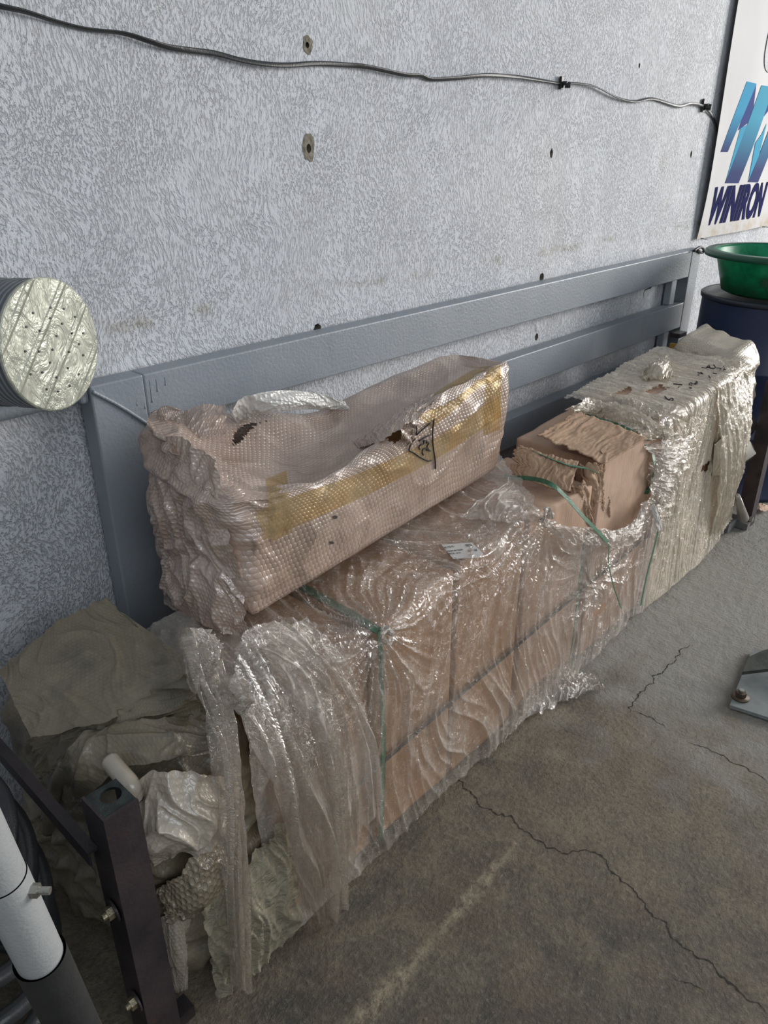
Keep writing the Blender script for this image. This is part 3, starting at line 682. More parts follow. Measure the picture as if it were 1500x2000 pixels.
cB = carton('carton', 1.520, 1.86, 'crushed cardboard carton with torn open corner, left of the gap in the film', CARD2, z=(.640, .655), seed=20, amp=.005, drop=(0, .03, .01, .02))
cC = carton('carton', 1.90, 2.325, 'exposed cardboard carton with curled back flap in the gap of the film', CARD2, z=(.682, .702), seed=23, amp=.004)
cD = carton('carton', 2.335, 2.75, 'cardboard carton under milky film just past the third green strap', CARD2, seed=25, amp=.003)
cE = carton('carton', 2.76, 2.985, 'last cardboard carton of the row, under milky film by the blue drum', CARD2, seed=29, amp=.003)
cart += [cB, cC, cD, cE]
# torn flaps (children of the cartons they belong to)
def flap(name, A, B, par, seed, amp=.005, fr=10, rag=(.0, .0, .0, .06), nu=90, nv=50, mat=TORN, th=.004, micro=.001):
    o = sheet(name, A, B, mat, par, nu, nv, amp, fr, seed, 0, 0, rag, micro, crest=1)
    md = o.modifiers.new('thickness', 'SOLIDIFY'); md.thickness = th; md.offset = 0; return o
flap('torn_flap', [atz(1180, 908, .69), atz(1115, 880, .71), atz(1050, 852, .735)], [atz(1262, 858, .705), atz(1200, 832, .71), atz(1128, 806, .72)], cC, 31, .004, 7, (0.05, 0, 0, .05))
flap('torn_flap', [atz(1128, 905, .695), atz(1070, 890, .715), atz(1008, 868, .745)], [atz(1112, 962, .660), atz(1060, 950, .662), atz(1000, 925, .67)], cB, 33, .005, 9, (.04, 0, 0, .12))
# crumpled corrugated layers between the two torn cartons
gx = aty(1150, 960, -.57)
for k, (a, b, c_, d) in enumerate([((1130, 905), (1180, 912), (1188, 1018), (1150, 1015)), ((1112, 955), (1140, 945), (1152, 1020), (1118, 1012)), ((1140, 925), (1165, 915), (1172, 1025), (1142, 1020))]):
    y = (-.572, -.578, -.560)[k]
    sh = sheet('crumpled_edge', [aty(*a, y+.03), aty((a[0]+b[0])/2, (a[1]+b[1])/2-6, y), aty(*b, y+.008)], [aty(*d, y+.02), aty(*c_, y)], TORN, cB, 60, 90, .010, 5+k, 40+k, 0, 0, (.12, .05, .05, .05), .002, along=1.2)
    m_ = sh.modifiers.new('thickness', 'SOLIDIFY'); m_.thickness = .003
pyd('gap_shade_sheet', [aty(1128, 905, -.50), aty(1185, 905, -.50), aty(1188, 1030, -.50), aty(1110, 1020, -.50)], [(0, 1, 2, 3)], DARK, cB)  # black sheet standing in for the shade between the torn cartons
tag(pyd('cardboard_chip', [atz(1172, 880, .706), atz(1178, 874, .707), atz(1185, 880, .706), atz(1178, 886, .7055), atz(1172, 880, .708), atz(1178, 874, .709), atz(1185, 880, .708), atz(1178, 886, .7075)],
     [(3, 2, 1, 0), (4, 5, 6, 7), (0, 1, 5, 4), (1, 2, 6, 5), (2, 3, 7, 6), (3, 0, 4, 7)], CARD2), 'tiny square cardboard scrap lying on the exposed carton', 'scrap')
CB = bvhs(cart)

# ---- black band along the middle of the cartons
bpts = [(560, 1640), (620, 1588), (700, 1520), (760, 1465), (830, 1400), (905, 1345), (960, 1305), (1030, 1243), (1090, 1190)]
band = [V((x, float(yf_(x))-.004, z)) for x, z in [(.66, .215), (.80, .235), (.95, .25), (1.15, .262), (1.35, .272), (1.55, .282), (1.75, .292), (1.9, .297), (2.1, .30), (2.4, .31), (2.75, .325), (3.16, .335)]]
tag(ribbon('banding_strap', band, .012, BAND, None, (0, 0, 1), .0016), 'thin black plastic band running level along the front of the wrapped cartons', 'strap')

# ================================================================== STRETCH FILM OVER THE ROW
film = empty('stretch_film_wrap', (1.8, -.6, 0))
tag(film, 'crinkled clear stretch film wrapped round the long row of cardboard cartons', 'plastic wrap')
nu, nv = 900, 290
U = np.linspace(.60, 3.04, nu)[:, None]; Wv = np.linspace(-.36, .74, nv)[None, :]      # w: arclength, 0 at front top edge, + downward
U, Wv = np.broadcast_arrays(U, Wv)
ztv = zt_(U); yfv = yf_(U)
r = .02
def prof(w, yf, zt, flare):
    # returns y, z, ny, nz of the profile with a rounded front edge
    y = np.where(w < -r, yf - w, yf); z = np.where(w > r, zt - w, zt)
    a = np.clip((w+r)/(2*r), 0, 1)*pi/2
    yc = yf+r - r*np.sin(a); zc = zt-r + r*np.cos(a); m = np.abs(w) <= r
    y = np.where(m, yc, y); z = np.where(m, zc, z)
    ny = -np.sin(a); nz = np.cos(a)
    hh = np.clip((w-r)/(zt-r), 0, 1); y = y - flare*hh**2
    return y, z, ny, nz
# bottom limit: stretch w so the sheet ends just above the floor
Wm = Wv/.74*(ztv-.006)*(Wv > 0) + Wv*(Wv <= 0)
y, z, nyv, nzv = prof(Wm, yfv, ztv, .020+.02*sst(2.3, 3.0, U))
gath = [(.945, .00, .26, 26), (1.555, .005, .30, 24), (2.235, .20, .26, 26), (1.93, .40, .18, 14), (.70, -.06, .22, 22), (1.42, -.02, .10, 10), (2.33, -.02, .10, 12), (2.95, .0, .16, 18), (1.23, .02, .10, 10)]
def foldfield(U, W, seed=0, fine=1.0):
    far = sst(2.25, 2.45, U); sh = .35*np.sin(U*3.1+1)+.15
    ph = U*11 + sh*W*8 + 1.5*noise(U*3, W*2.5, 1+seed)
    h = ridge(noise(ph, W*1.3, 2+seed), 3)*.9 + .55*ridge(noise(ph*2.2+4, W*2.2, 3+seed), 3) + .3*noise(ph*.35, W*2.4, 4+seed)
    hf = ridge(noise(U*52+2.2*noise(U*3, W*2.5, 5)+W*4, W*1.1, 6+seed), 1.5)*.55 + .45*ridge(noise(U*24+W*3, W*1.4, 7+seed), 2) + .25*noise(U*6, W*3, 4)
    h = h*(1-far)+hf*far; ws = np.zeros_like(U); hs = np.zeros_like(U)
    for k, (u0, w0, reach, nf) in enumerate(gath):
        dx_ = U-u0; dw = W-w0; rr = np.hypot(dx_, dw); th = np.arctan2(dw, dx_)
        th = th + .35*noise(U*5+k, W*5, 70+k); q_ = nf*.15; g = (ridge(noise(np.cos(th)*q_+k*9, np.sin(th)*q_+rr*1.5, 8+k), 3)*(.5+.9*np.clip(noise(np.cos(th)*3+k, np.sin(th)*3, 90+k)+.4, 0, 1)) + .5*ridge(noise(np.cos(th)*q_*2.6, np.sin(th)*q_*2.6+rr*3, 30+k), 3))*sst(0, .05, rr)*1.1
        wt = np.exp(-(rr/(reach*(.8+.5*noise(th*1.3, rr*2, 50+k))))**2); hs += wt*g; ws += wt
    s = np.clip(ws, 0, 1); h = h*(1-s) + hs/np.maximum(ws, 1e-6)*s
    return h
hf = foldfield(U, Wm)
slack = .5+.5*fbm(U*2.1, Wm*3, 3, 22)
H = .0055 + .0125*hf*(.5+.9*slack) + .0015*fbm(U*60, Wm*30, 3, 30)*1.0
H = H*(1-.45*sst(.5, .74, Wv)) + .008*sst(.45, .74, Wv)*(fbm(U*5, Wm*0, 3, 33)+.4)
y2 = y + nyv*H; z2 = np.maximum(z + nzv*H, .004+.003*slack)
# ragged bottom hem (sweeps a few centimetres up here and there)
hem = .004+.022*np.clip(fbm(U*3, 0*U, 3, 41), 0, 1) + .09*sst(2.8, 3.04, U)
z2 = np.where(Wv > 0, z2 + hem*(np.clip(Wv/.74, 0, 1))**3, z2)
x2 = U + .004*fbm(U*14, Wm*9, 3, 44) - sst(2.6, 3.04, U)*.05*(1-np.clip(Wm/.7, 0, 1)) + sst(2.9, 3.04, U)*.03*fbm(Wm*8, 0*U, 3, 46)
# tear opening
zf = ztv - Wm
low = np.interp(U, [1.545, 1.60, 1.67, 1.82, 2.0, 2.09, 2.155, 2.22, 2.28], [.66, .600, .570, .505, .438, .425, .462, .485, .72]) + .018*fbm(U*22, 0*U, 4, 51)
le = 1.555 + .25*np.clip(-Wm, 0, .4)/.3*.9 + .016*fbm(Wm*20, 0*U, 4, 52); ri = 2.275 - .10*np.exp(-((Wm+.0)/.12)**2) + .03*fbm(Wm*15, 0*U+3, 4, 53)
mask = np.where(Wm > 0, (zf > low) & (U > 1.548) & (U < 2.20+.05*sst(.25, 0, Wm)+.02*fbm(Wm*30, 0*U, 3, 54)), (U > le) & (U < ri))
# small ragged holes
for (hx, hw, hr) in [(2.52, -.14, .028), (2.44, -.22, .022), (1.95, .50, .02), (2.70, .30, .02)]:
    mask |= (np.hypot((U-hx)*.45, Wm-hw) + .010*fbm(U*30, Wm*30, 3, 56)) < hr*.8
near_t = np.exp(-np.clip(np.minimum(np.abs(zf-low), 1), 0, 1)/.022)*((U > 1.5) & (U < 2.3) & (Wm > 0))
y2 = y2 - .012*near_t*(1+fbm(U*30, Wm*20, 2, 57))
far = sst(2.22, 2.42, U+.05*fbm(U*6, Wm*6, 3, 60))
milk = -.05 + .30*ridge(noise(U*9+Wm*2+noise(U*3, Wm*3, 64), Wm*1.6, 61), 2.5) + .42*np.clip(hf, 0, 1.2)**1.5 + .42*np.clip(fbm(U*4, Wm*2.5, 4, 62)-.05, 0, 1) + .30*near_t
milk = milk + .26*sst(.92, .72, U) + .12*sst(1.0, 1.9, U) 
milk = np.clip(milk*(1-far) + far*(.66+.40*hf*.5+.35*fbm(U*9, Wm*5, 4, 63)), 0, 1)
S = np.stack([x2, y2, z2], 2)
F = gridfaces(nu, nv, mask)
cu = U.ravel()[F].mean(1); uvm = np.stack([U, Wm], 2).reshape(-1, 2)
for nm_, sel, mt in (('clear_film', cu < 2.32, FILM), ('milky_film', cu >= 2.32, FILM_MILK)):
    Fs = F[sel]; used = np.unique(Fs); rm = -np.ones(nu*nv, int); rm[used] = np.arange(len(used))
    fo = pyd(nm_, S.reshape(-1, 3)[used], rm[Fs], mt, film, True, uvm[used], {'milk': milk.ravel()[used]})
    if nm_ == 'clear_film': FILMO = fo
    else: FILMO2 = fo; fo['label'] = 'cream milky many-layered film over the far cartons'
FV = bvhs([FILMO, FILMO2]); FALL = bvhs([FILMO, FILMO2]+cart)

# loose curtains and bunches, parts of the same film
def P_(*l): return [aty(px, py, yy) if yy < 5 else atz(px, py, yy-10) for px, py, yy in l]
sheet('hanging_film', P_((352, 1250, -.60), (372, 1232, -.58), (410, 1258, -.57)), P_((446, 1940, -.668), (460, 1920, -.664), (482, 1890, -.66)), FILM_GREY, film, 130, 300, .016, 4, 70, .02, .04, (0, .06, .01, .01), .0012,
      C=P_((405, 1420, -.67), (428, 1410, -.66), (452, 1430, -.64)), along=1.0)
sheet('hanging_film', P_((430, 1335, -.62), (455, 1322, -.60), (470, 1240, -.52), (590, 1215, -.50)), P_((590, 1765, -.655), (622, 1782, -.665), (655, 1795, -.675), (668, 1740, -.66), (690, 1640, -.64)), FILM_GREY, film, 180, 300, .016, 5, 74, .03, .04, (0, .05, .01, .01), .0012,
      C=P_((500, 1430, -.68), (560, 1430, -.67), (650, 1380, -.65), (690, 1330, -.63)), along=1.0)
sheet('hanging_film', P_((455, 1242, -.50), (520, 1262, -.56), (580, 1215, -.56)), P_((600, 1790, -.63), (655, 1700, -.635), (740, 1560, -.630)), FILM, film, 130, 200, .012, 6, 77, .01, .05, (0, .03, .01, .01), .0012,
      C=P_((560, 1330, -.655), (640, 1310, -.65), (720, 1260, -.64)), along=1.2)
# gathered knots
sheet('film_bunch', P_((352, 1232, -.57), (372, 1224, -.575), (395, 1235, -.575), (408, 1262, -.57)), P_((362, 1330, -.60), (378, 1350, -.61), (405, 1325, -.61), (430, 1290, -.60)), FILM_GREY, film, 80, 60, .014, 6, 80, .02, .55, (.03, .03, .03, .03), .002)
sheet('film_bunch', P_((430, 1328, -.63), (450, 1322, -.635), (468, 1335, -.63)), P_((445, 1372, -.65), (470, 1395, -.655), (485, 1375, -.65)), FILM_GREY, film, 60, 50, .012, 5, 82, .02, .6, (.03, .03, .03, .03), .002)
# twisted knots where the film is pinched
def knot(px, py, yy, s, seed, mt=FILM):
    p = aty(px, py, yy)
    for k in range(3):
        a = k*2.1+seed; q = [p+V((s*cos(a+j*.9)*(.3+.35*j), -.004*j, s*sin(a+j*.9)*(.3+.35*j))) for j in range(4)]
        sheet('film_knot', [q[0], q[1], q[2]], [q[0]+V((0, -.01, .01)), q[1]+V((.01, -.012, .012)), q[3]], mt, film, 40, 24, .006, 4, seed+k, .01, .6, (.1, .1, .1, .1), .002)
knot(745, 1240, -.628, .020, 1); knot(1060, 1012, -.622, .026, 5); knot(1277, 985, -.635, .030, 9)
# puckered rim along the tear
rim = P_((1062, 1012, -.620), (1100, 1026, -.622), (1150, 1030, -.624), (1200, 1034, -.624), (1232, 1018, -.624), (1252, 985, -.626), (1276, 965, -.628))
rim2 = P_((1068, 1040, -.628), (1110, 1060, -.634), (1160, 1066, -.636), (1210, 1070, -.636), (1245, 1045, -.636), (1268, 1010, -.636), (1286, 985, -.634))
sheet('torn_film_edge', rim, rim2, FILM, film, 240, 40, .009, 14, 85, .012, .30, (.08, .2, 0, 0), .002, along=1.0)
# ragged film edges round the opening and on top
def P3(l): return [V(p) for p in l]
sheet('torn_film_edge', [on(1262, 862, FALL, .006), on(1240, 850, FALL, .006), on(1200, 828, FALL, .008), on(1150, 808, FALL, .01), on(1110, 800, FALL, .012)],
      [on(1330, 850, FALL, .02), on(1290, 830, FALL, .02), on(1230, 800, FALL, .02), on(1190, 790, FALL, .02), on(1150, 780, FALL, .02)], FILM_MILK, film, 160, 60, .010, 11, 88, .02, .55, (.22, .1, .05, .05), .003)
sheet('torn_film_edge', [on(1262, 866, FALL, .012), on(1268, 900, FALL, .014), on(1262, 940, FALL, .016), on(1277, 985, FALL, .02)],
      [on(1350, 850, FALL, .012), on(1335, 900, FALL, .014), on(1320, 960, FALL, .016), on(1290, 1000, FALL, .02)], FILM, film, 130, 60, .010, 9, 90, .015, .5, (.12, .1, .02, .02), .003)
sheet('film_bunch', [on(1258, 735, FALL, .012), on(1270, 712, FALL, .035), on(1300, 705, FALL, .03), on(1308, 722, FALL, .008)],
      [on(1252, 745, FALL, .006), on(1272, 742, FALL, .012), on(1296, 742, FALL, .012), on(1312, 734, FALL, .006)], FILM_MILK, film, 80, 50, .012, 4, 93, .025, .7, (.3, .15, .08, .08), .002)
sheet('torn_film_edge', [on(1190, 775, FALL, .006), on(1230, 790, FALL, .010), on(1285, 808, FALL, .010)], [on(1200, 790, FALL, .020), on(1240, 806, FALL, .026), on(1292, 822, FALL, .012)], FILM_MILK, film, 90, 40, .008, 8, 96, .02, .8, (.2, .3, .05, .05), .004)
sheet('torn_film_edge', [on(995, 935, FALL, .004), on(1010, 960, FALL, .004), on(1040, 990, FALL, .006), on(1062, 1012, FALL, .008)], [on(900, 1010, FALL, .006), on(935, 1015, FALL, .012), on(990, 1020, FALL, .012), on(1058, 1020, FALL, .012)], FILM, film, 140, 60, .008, 5, 98, .012, .25, (.05, .03, .03, .02), .001)
# scrap of film spilling onto the floor
fa_ = [atz(*p, .012) for p in [(975, 1412), (1015, 1380), (1060, 1340), (1100, 1312), (1150, 1318), (1178, 1338)]]
fb_ = [atz(*p, .006) for p in [(985, 1450), (1010, 1415), (1065, 1390), (1110, 1370), (1150, 1352), (1180, 1341)]]
sheet('trailing_film', fa_, fb_, FILM, film, 220, 50, .010, 9, 101, .018, .18, (.10, .22, .04, .02), .003, along=1.3)
sheet('trailing_film', [atz(1020, 1352, .06), atz(1070, 1305, .05), atz(1120, 1290, .04)], [atz(1005, 1420, .01), atz(1060, 1372, .008), atz(1130, 1330, .008)], FILM, film, 120, 60, .010, 12, 103, .012, .25, (.05, .12, .04, .04), .003)
# milky skirt that hangs over the far end
sheet('hanging_film', [on(1395, 760, FV, .006), on(1440, 735, FV, .008), on(1462, 700, FV, .01, V((3.17, -.5, .76)))], P_((1385, 1052, -.615), (1412, 1022, -.62), (1440, 940, -.62)), FILM_MILK, film, 110, 140, .009, 13, 105, .02, .50, (0, .05, .02, .02), .002, C=P_((1420, 900, -.66), (1450, 860, -.65), (1475, 820, -.62)))
# writing on the milky film
def stroke(name, pts, bv, w_, mat, par, off=.004, fb=None):
    Q = [on(px, py, bv, off, fb) for px, py in pts]
    return tube(name, Q, w_, mat, par, 6, 4)
def marks(lst, cx, cy, sc, bv, w_, par, off=.004):
    for l in lst: stroke('marker_writing', [(cx+a/sc, cy+b/sc) for a, b in l], bv, w_, INK, par, off)
marks([[(680, 470), (710, 475), (735, 470), (765, 478), (800, 474), (835, 480)], [(775, 450), (785, 462), (790, 470)], [(735, 455), (725, 465), (735, 472), (745, 462), (740, 452)], [(850, 465), (865, 478), (855, 484), (872, 488)],
       [(650, 510), (668, 516), (690, 520), (675, 508)], [(668, 520), (655, 530)], [(735, 535), (745, 545), (748, 552)], [(770, 515), (800, 520)],
       [(460, 598), (500, 602), (530, 606)], [(590, 605), (585, 595), (600, 592), (612, 600), (600, 608)], [(620, 600), (650, 590), (640, 580), (635, 605)], [(500, 625), (512, 618)], [(585, 628), (605, 632)],
       [(395, 695), (405, 710), (420, 722), (428, 728)], [(430, 722), (440, 712), (456, 712), (460, 722), (448, 728)]], 1200, 600, 4.0, FV, .0019, FILMO2, .006)

# ================================================================== GREEN STRAPS
def strap(pts, lab, wd=.013, wdir=(1, 0, .2)):
    o = ribbon('plastic_strap', pts, wd, STRAP, None, wdir, .0012, 6); tag(o, lab, 'strap', 'green plastic straps round the row'); return o
# under the film: first strap, fourth strap
x_ = .945
strap([V((x_+.012, float(yf_(x_))+.31, .60)), V((x_+.006, float(yf_(x_))+.16, .605)), V((x_, float(yf_(x_))+.01, .604)), V((x_, float(yf_(x_))-.002, .595)), V((x_+.004, float(yf_(x_))-.004, .45)), V((x_+.006, float(yf_(x_))-.006, .25)), V((x_, float(yf_(x_))-.003, .012))],
      'green plastic strap pulled tight round the near cartons under clear film', .022, (1, .3, 0))
x_ = 1.80
strap([V((x_, float(yf_(x_))-.008, .50)), V((x_+.004, float(yf_(x_))-.008, .35)), V((x_+.012, float(yf_(x_))-.008, .2)), V((x_+.010, float(yf_(x_))-.008, .012))],
      'green plastic strap end running down under the film below the torn gap', .013, (1, 0, 0))
strap([aty(985, 930, -.42), aty(1005, 933, -.44), aty(1040, 935, -.50), aty(1075, 945, -.57), aty(1105, 970, -.60), aty(1140, 1010, -.632), aty(1165, 1035, -.645), aty(1187, 1060, -.648)],
      'loose green strap arching over the crushed carton beside the bubble wrapped package', .012, lambda t: (.55, .3, .75))
strap([aty(1190, 1062, -.648), aty(1189, 1100, -.650), aty(1197, 1140, -.648), aty(1205, 1165, -.646), aty(1213, 1188, -.644)], 'thin hanging tail of green strap below the torn gap', .0035, lambda t: (1, 0, .2))
strap([atz(1040, 880, .73), atz(1070, 893, .715), atz(1110, 908, .70), atz(1145, 915, .692), atz(1170, 925, .675)], 'green strap lying across the torn flap of the crushed carton', .010, lambda t: (.2, .7, .1))
strap([on(1130, 806, FALL, .012), on(1165, 818, FALL, .018), on(1205, 830, FALL, .016), on(1240, 848, FALL, .02), on(1272, 880, FALL, .02), on(1278, 915, FALL, .022), on(1270, 945, FALL, .022), on(1262, 965, FALL, .024)],
      'green strap curving over the exposed carton at the edge of the milky film', .013, lambda t: (.6, .3, .5))
strap([aty(1286, 1035, -.662), aty(1275, 1080, -.665), aty(1262, 1130, -.668), aty(1252, 1182, -.670)], 'short green strap end dangling under the white twist', .010, lambda t: (1, 0, .15))
tag(sheet('white_tie', P_((1270, 985, -.648), (1276, 984, -.648)), P_((1284, 1038, -.662), (1294, 1034, -.662)), PAPER, None, 16, 50, .004, 2, 110, .006, .9, micro=.001), 'white twisted plastic tie hanging from the film knot beside green strap', 'tie')

# ================================================================== SHIPPING LABEL
lab_c = [(862, 1066), (921, 1062), (943, 1083), (935, 1091), (885, 1094)]
LP = [on(px, py, FALL, .008) for px, py in lab_c]
cen = sum(LP, V())/len(LP)
nn = (LP[1]-LP[0]).cross(LP[3]-LP[0]).normalized(); nn = nn if nn.z > 0 else -nn
def pl(px, py, off=.006):
    d = ray(px, py); return CAM + d*((cen-CAM).dot(nn)/d.dot(nn)) + nn*off
fr_ = [pl(*p, .004) for p in lab_c]; bk = [pl(*p, .003) for p in lab_c]; n5 = 5
lo = pyd('shipping_label', fr_+bk, [tuple(range(5)), tuple(range(9, 4, -1))]+[(i, i+5, (i+1) % 5+5, (i+1) % 5) for i in range(5)], PAPER)
tag(lo, 'small white paper shipping label lying on the clear film beside the bubble wrapped package', 'label')
def txt(body, a, b, h, par):
    """short line of print from pixel a to pixel b on the label"""
    A = pl(*a, .0048); B = pl(*b, .0048); X_ = (B-A); L_ = X_.length; X_.normalize(); Y_ = nn.cross(X_).normalized()
    fc = bpy.data.curves.new('t', 'FONT'); fc.body = body; fc.size = 1; fc.offset = .01; o = bpy.data.objects.new('t', fc); col.objects.link(o); bpy.context.view_layer.update()
    tm = bpy.data.meshes.new_from_object(o.evaluated_get(bpy.context.evaluated_depsgraph_get())); bpy.data.objects.remove(o)
    xs = [v.co.x for v in tm.vertices]; s = L_/(max(xs)-min(xs))
    for v in tm.vertices: v.co = A + X_*((v.co.x-min(xs))*s) + Y_*(v.co.y*h)
    tm.materials.clear(); mkobj('printed_line', tm, INK, par)
txt('SK-796-951', (868, 1074), (887, 1071.5), .008, lo); txt('CROSSET MACHINERY', (873, 1081), (905, 1077.5), .007, lo); txt('MODEL: 1.8 751', (877, 1086), (900, 1083.5), .007, lo); txt('N/W 68', (915, 1081), (932, 1079), .010, lo)
pyd('printed_line', [pl(908, 1066, .0048), pl(918, 1065, .0048), pl(923, 1069, .0048), pl(911, 1070, .0048)], [(0, 1, 2, 3)], plain('faded_print', (.2, .18, .16), .7), lo)

# ================================================================== BUBBLE WRAPPED PACKAGE
pk = empty('bubble_wrapped_package', (1.2, -.25, .63))
tag(pk, 'long box in pinkish bubble wrap with yellow tape and marker writing, on the cartons', 'package')
xl, xr = .775, 1.645
zb_l, zb_r = .625, .683
# inner carton seen through the tears
ic = hexa('inner_carton', [(xl+.06, -.375, zb_l+.02), (xr-.03, -.36, zb_r+.02), (xl+.06, -.14, zb_l+.02), (xr-.03, -.09, zb_r+.02),
                           (xl+.06, -.385, .79), (xr-.03, -.372, .925), (xl+.06, -.16, .77), (xr-.03, -.27, .90)], m_card('orange_cardboard', (.62, .33, .13), (.70, .40, .18)), pk, (40, 14, 14), .006)
fx_ = [xl, .80, .85, .95, 1.05, 1.15, 1.22, 1.30, 1.45, 1.60, xr]
ftop = [.900, .895, .872, .868, .880, .905, .925, .952, .975, .992, .990]
btop = [1.00, 1.00, .985, .960, .935, .905, .900, .925, .962, .985, .978]
def pdisp(S, N, U):
    x, y, z = S[:, 0], S[:, 1], S[:, 2]
    lu = np.interp(x, fx_, ftop); lb = np.interp(x, fx_, btop); fz = U[:, 2]
    tgt = lu*(1-U[:, 1])+lb*U[:, 1] + .012*fbm(x*5, y*6, 3, 19)
    # sag of the top between the walls
    sag = -.055*np.sin(pi*U[:, 1])*sst(.9, 1.0, U[:, 2])*(.4+.9*np.exp(-((x-1.02)/.16)**2)+.35*np.exp(-((x-1.45)/.12)**2))
    zbm = zb_l+(zb_r-zb_l)*(x-xl)/(xr-xl)
    dz = (tgt-z)*fz + sag
    lw_ = 1-sst(0, .16, U[:, 0])
    big = .008*fbm(x*7+y*5, z*8+y*3, 3, 5)*(.7+1.4*lw_)
    cr = .005*ridge(noise(x*9+z*3+y*4, z*7-x*3+y*9, 6), 2)*(.3+1.3*lw_) + .005*ridge(noise(x*5-z*9, z*5+y*6+x*3, 7), 3)
    bulge = .018*np.sin(pi*np.clip(U[:, 2], 0, 1))*(U[:, 1] < .5)
    h = (big+cr+bulge)*np.clip(fz*10, .15, 1)
    end = lw_*np.array(.022)*fbm(y*8, z*8, 3, 9)
    out = N*h[:, None]; out[:, 2] += dz; out[:, 0] += -end*(N[:, 0] < -.3) - .05*np.sin(pi*U[:, 2])*(1-sst(0, .02, U[:, 0]))*np.sin(pi*U[:, 1])*.6
    out[:, 1] += .045*lw_**2*sst(.3, 0, U[:, 1])*U[:, 2] - 0
    return out
shell = hexa('bubble_wrap', [(xl, -.418, zb_l), (xr, -.402, zb_r), (xl, -.070, zb_l), (xr, -.070, zb_r), (xl, -.418, .93), (xr, -.402, .98), (xl, -.105, .97), (xr-.015, -.255, .98)],
             BUB, pk, (230, 84, 84), .018, pdisp)
# cut the openings: crescent under the arch and small tear
bm = bmesh.new(); bm.from_mesh(shell.data)
def inpoly(x, y, P):
    c = False; j = len(P)-1
    for i in range(len(P)):
        if (P[i][1] > y) != (P[j][1] > y) and x < (P[j][0]-P[i][0])*(y-P[i][1])/(P[j][1]-P[i][1])+P[i][0]: c = not c
        j = i
    return c
def pix(p):
    v = V(p)-CAM; d = v.dot(FW); return 750+FPX*v.dot(RT)/d, 1000-FPX*v.dot(UP)/d
op1 = [(455, 870), (456, 850), (472, 828), (500, 812), (545, 806), (545, 812), (505, 826), (484, 844), (470, 864)]
op2 = [(712, 858), (735, 842), (760, 828), (772, 824), (782, 836), (784, 858), (770, 866), (745, 852), (730, 858)]
kill = []
for f in bm.faces:
    c = f.calc_center_median(); nrm = f.normal
    if (nrm.z > .1 or nrm.y < -.2) and c.y < -.165:
        x, y_ = pix(c); x += 2*sin(y_*.9); y_ += 2*sin(x*.7)
        if inpoly(x, y_, op1) or inpoly(x, y_, op2): kill.append(f)
bmesh.ops.delete(bm, geom=kill, context='FACES'); bm.to_mesh(shell.data); bm.free()
SB = bvh(shell)
def sp(*l, o=.01): return [on(px, py, SB, off, aty(px, py, -.2)) for px, py, off in l]
# arch flap of clearer large-bubble wrap, curling over the opening
sheet('clear_wrap_flap', sp((448, 805, .004), (470, 778, .004), (520, 764, .006), (580, 763, .006), (640, 772, .004), (672, 786, .002)),
      sp((470, 836, .012), (492, 812, .012), (535, 803, .010), (590, 800, .008), (640, 800, .006), (684, 800, .004)), BUBCLR, pk, 120, 36, .004, 6, 120, .018, .5, (0, .04, 0, 0), .001)
# curled lip of the long tear
sheet('torn_wrap_edge', sp((690, 862, .004), (730, 838, .010), (770, 815, .016), (805, 790, .02), (842, 768, .02)), sp((700, 875, .004), (745, 862, .008), (785, 838, .012), (820, 812, .014), (850, 786, .012)), BUB, pk, 100, 30, .004, 8, 122, .012, .5, (.1, .1, 0, .1), .002)
sheet('torn_wrap_edge', sp((770, 828, .008), (782, 835, .012), (784, 860, .012)), sp((800, 820, .02), (812, 838, .022), (802, 870, .012)), BUB, pk, 60, 30, .004, 4, 124, .01, .5, (.1, .1, .05, .05), .002)
# ears at the back left
sheet('wrap_flap', P_((308, 990, -.13), (330, 860, -.14), (352, 830, -.16)), P_((287, 870, -.10), (312, 796, -.12), (352, 800, -.14)), BUB, pk, 60, 60, .005, 3, 127, .01, .5, (0, .02, .03, .03), .0008)
sheet('wrap_flap', P_((335, 900, -.16), (390, 860, -.19), (440, 850, -.22)), P_((352, 806, -.12), (398, 790, -.14), (440, 792, -.16)), BUB, pk, 70, 60, .005, 3, 128, .012, .5, (0, .02, .03, .03), .0008)
# crumpled left end skirt with a pointed corner low down
sheet('wrap_flap', P_((330, 1050, -.14), (420, 1020, -.30), (470, 1080, -.41)), P_((318, 1180, -.16), (400, 1222, -.34), (488, 1244, -.425)), BUB, pk, 110, 90, .012, 4, 130, .03, .5, (0, .02, .02, .02), .001)
sheet('wrap_flap', P_((292, 880, -.10), (350, 850, -.22), (430, 900, -.36)), P_((312, 1080, -.12), (390, 1110, -.30), (470, 1130, -.425)), BUB, pk, 110, 110, .013, 4, 133, .03, .5, (0, .02, .02, .02), .001)
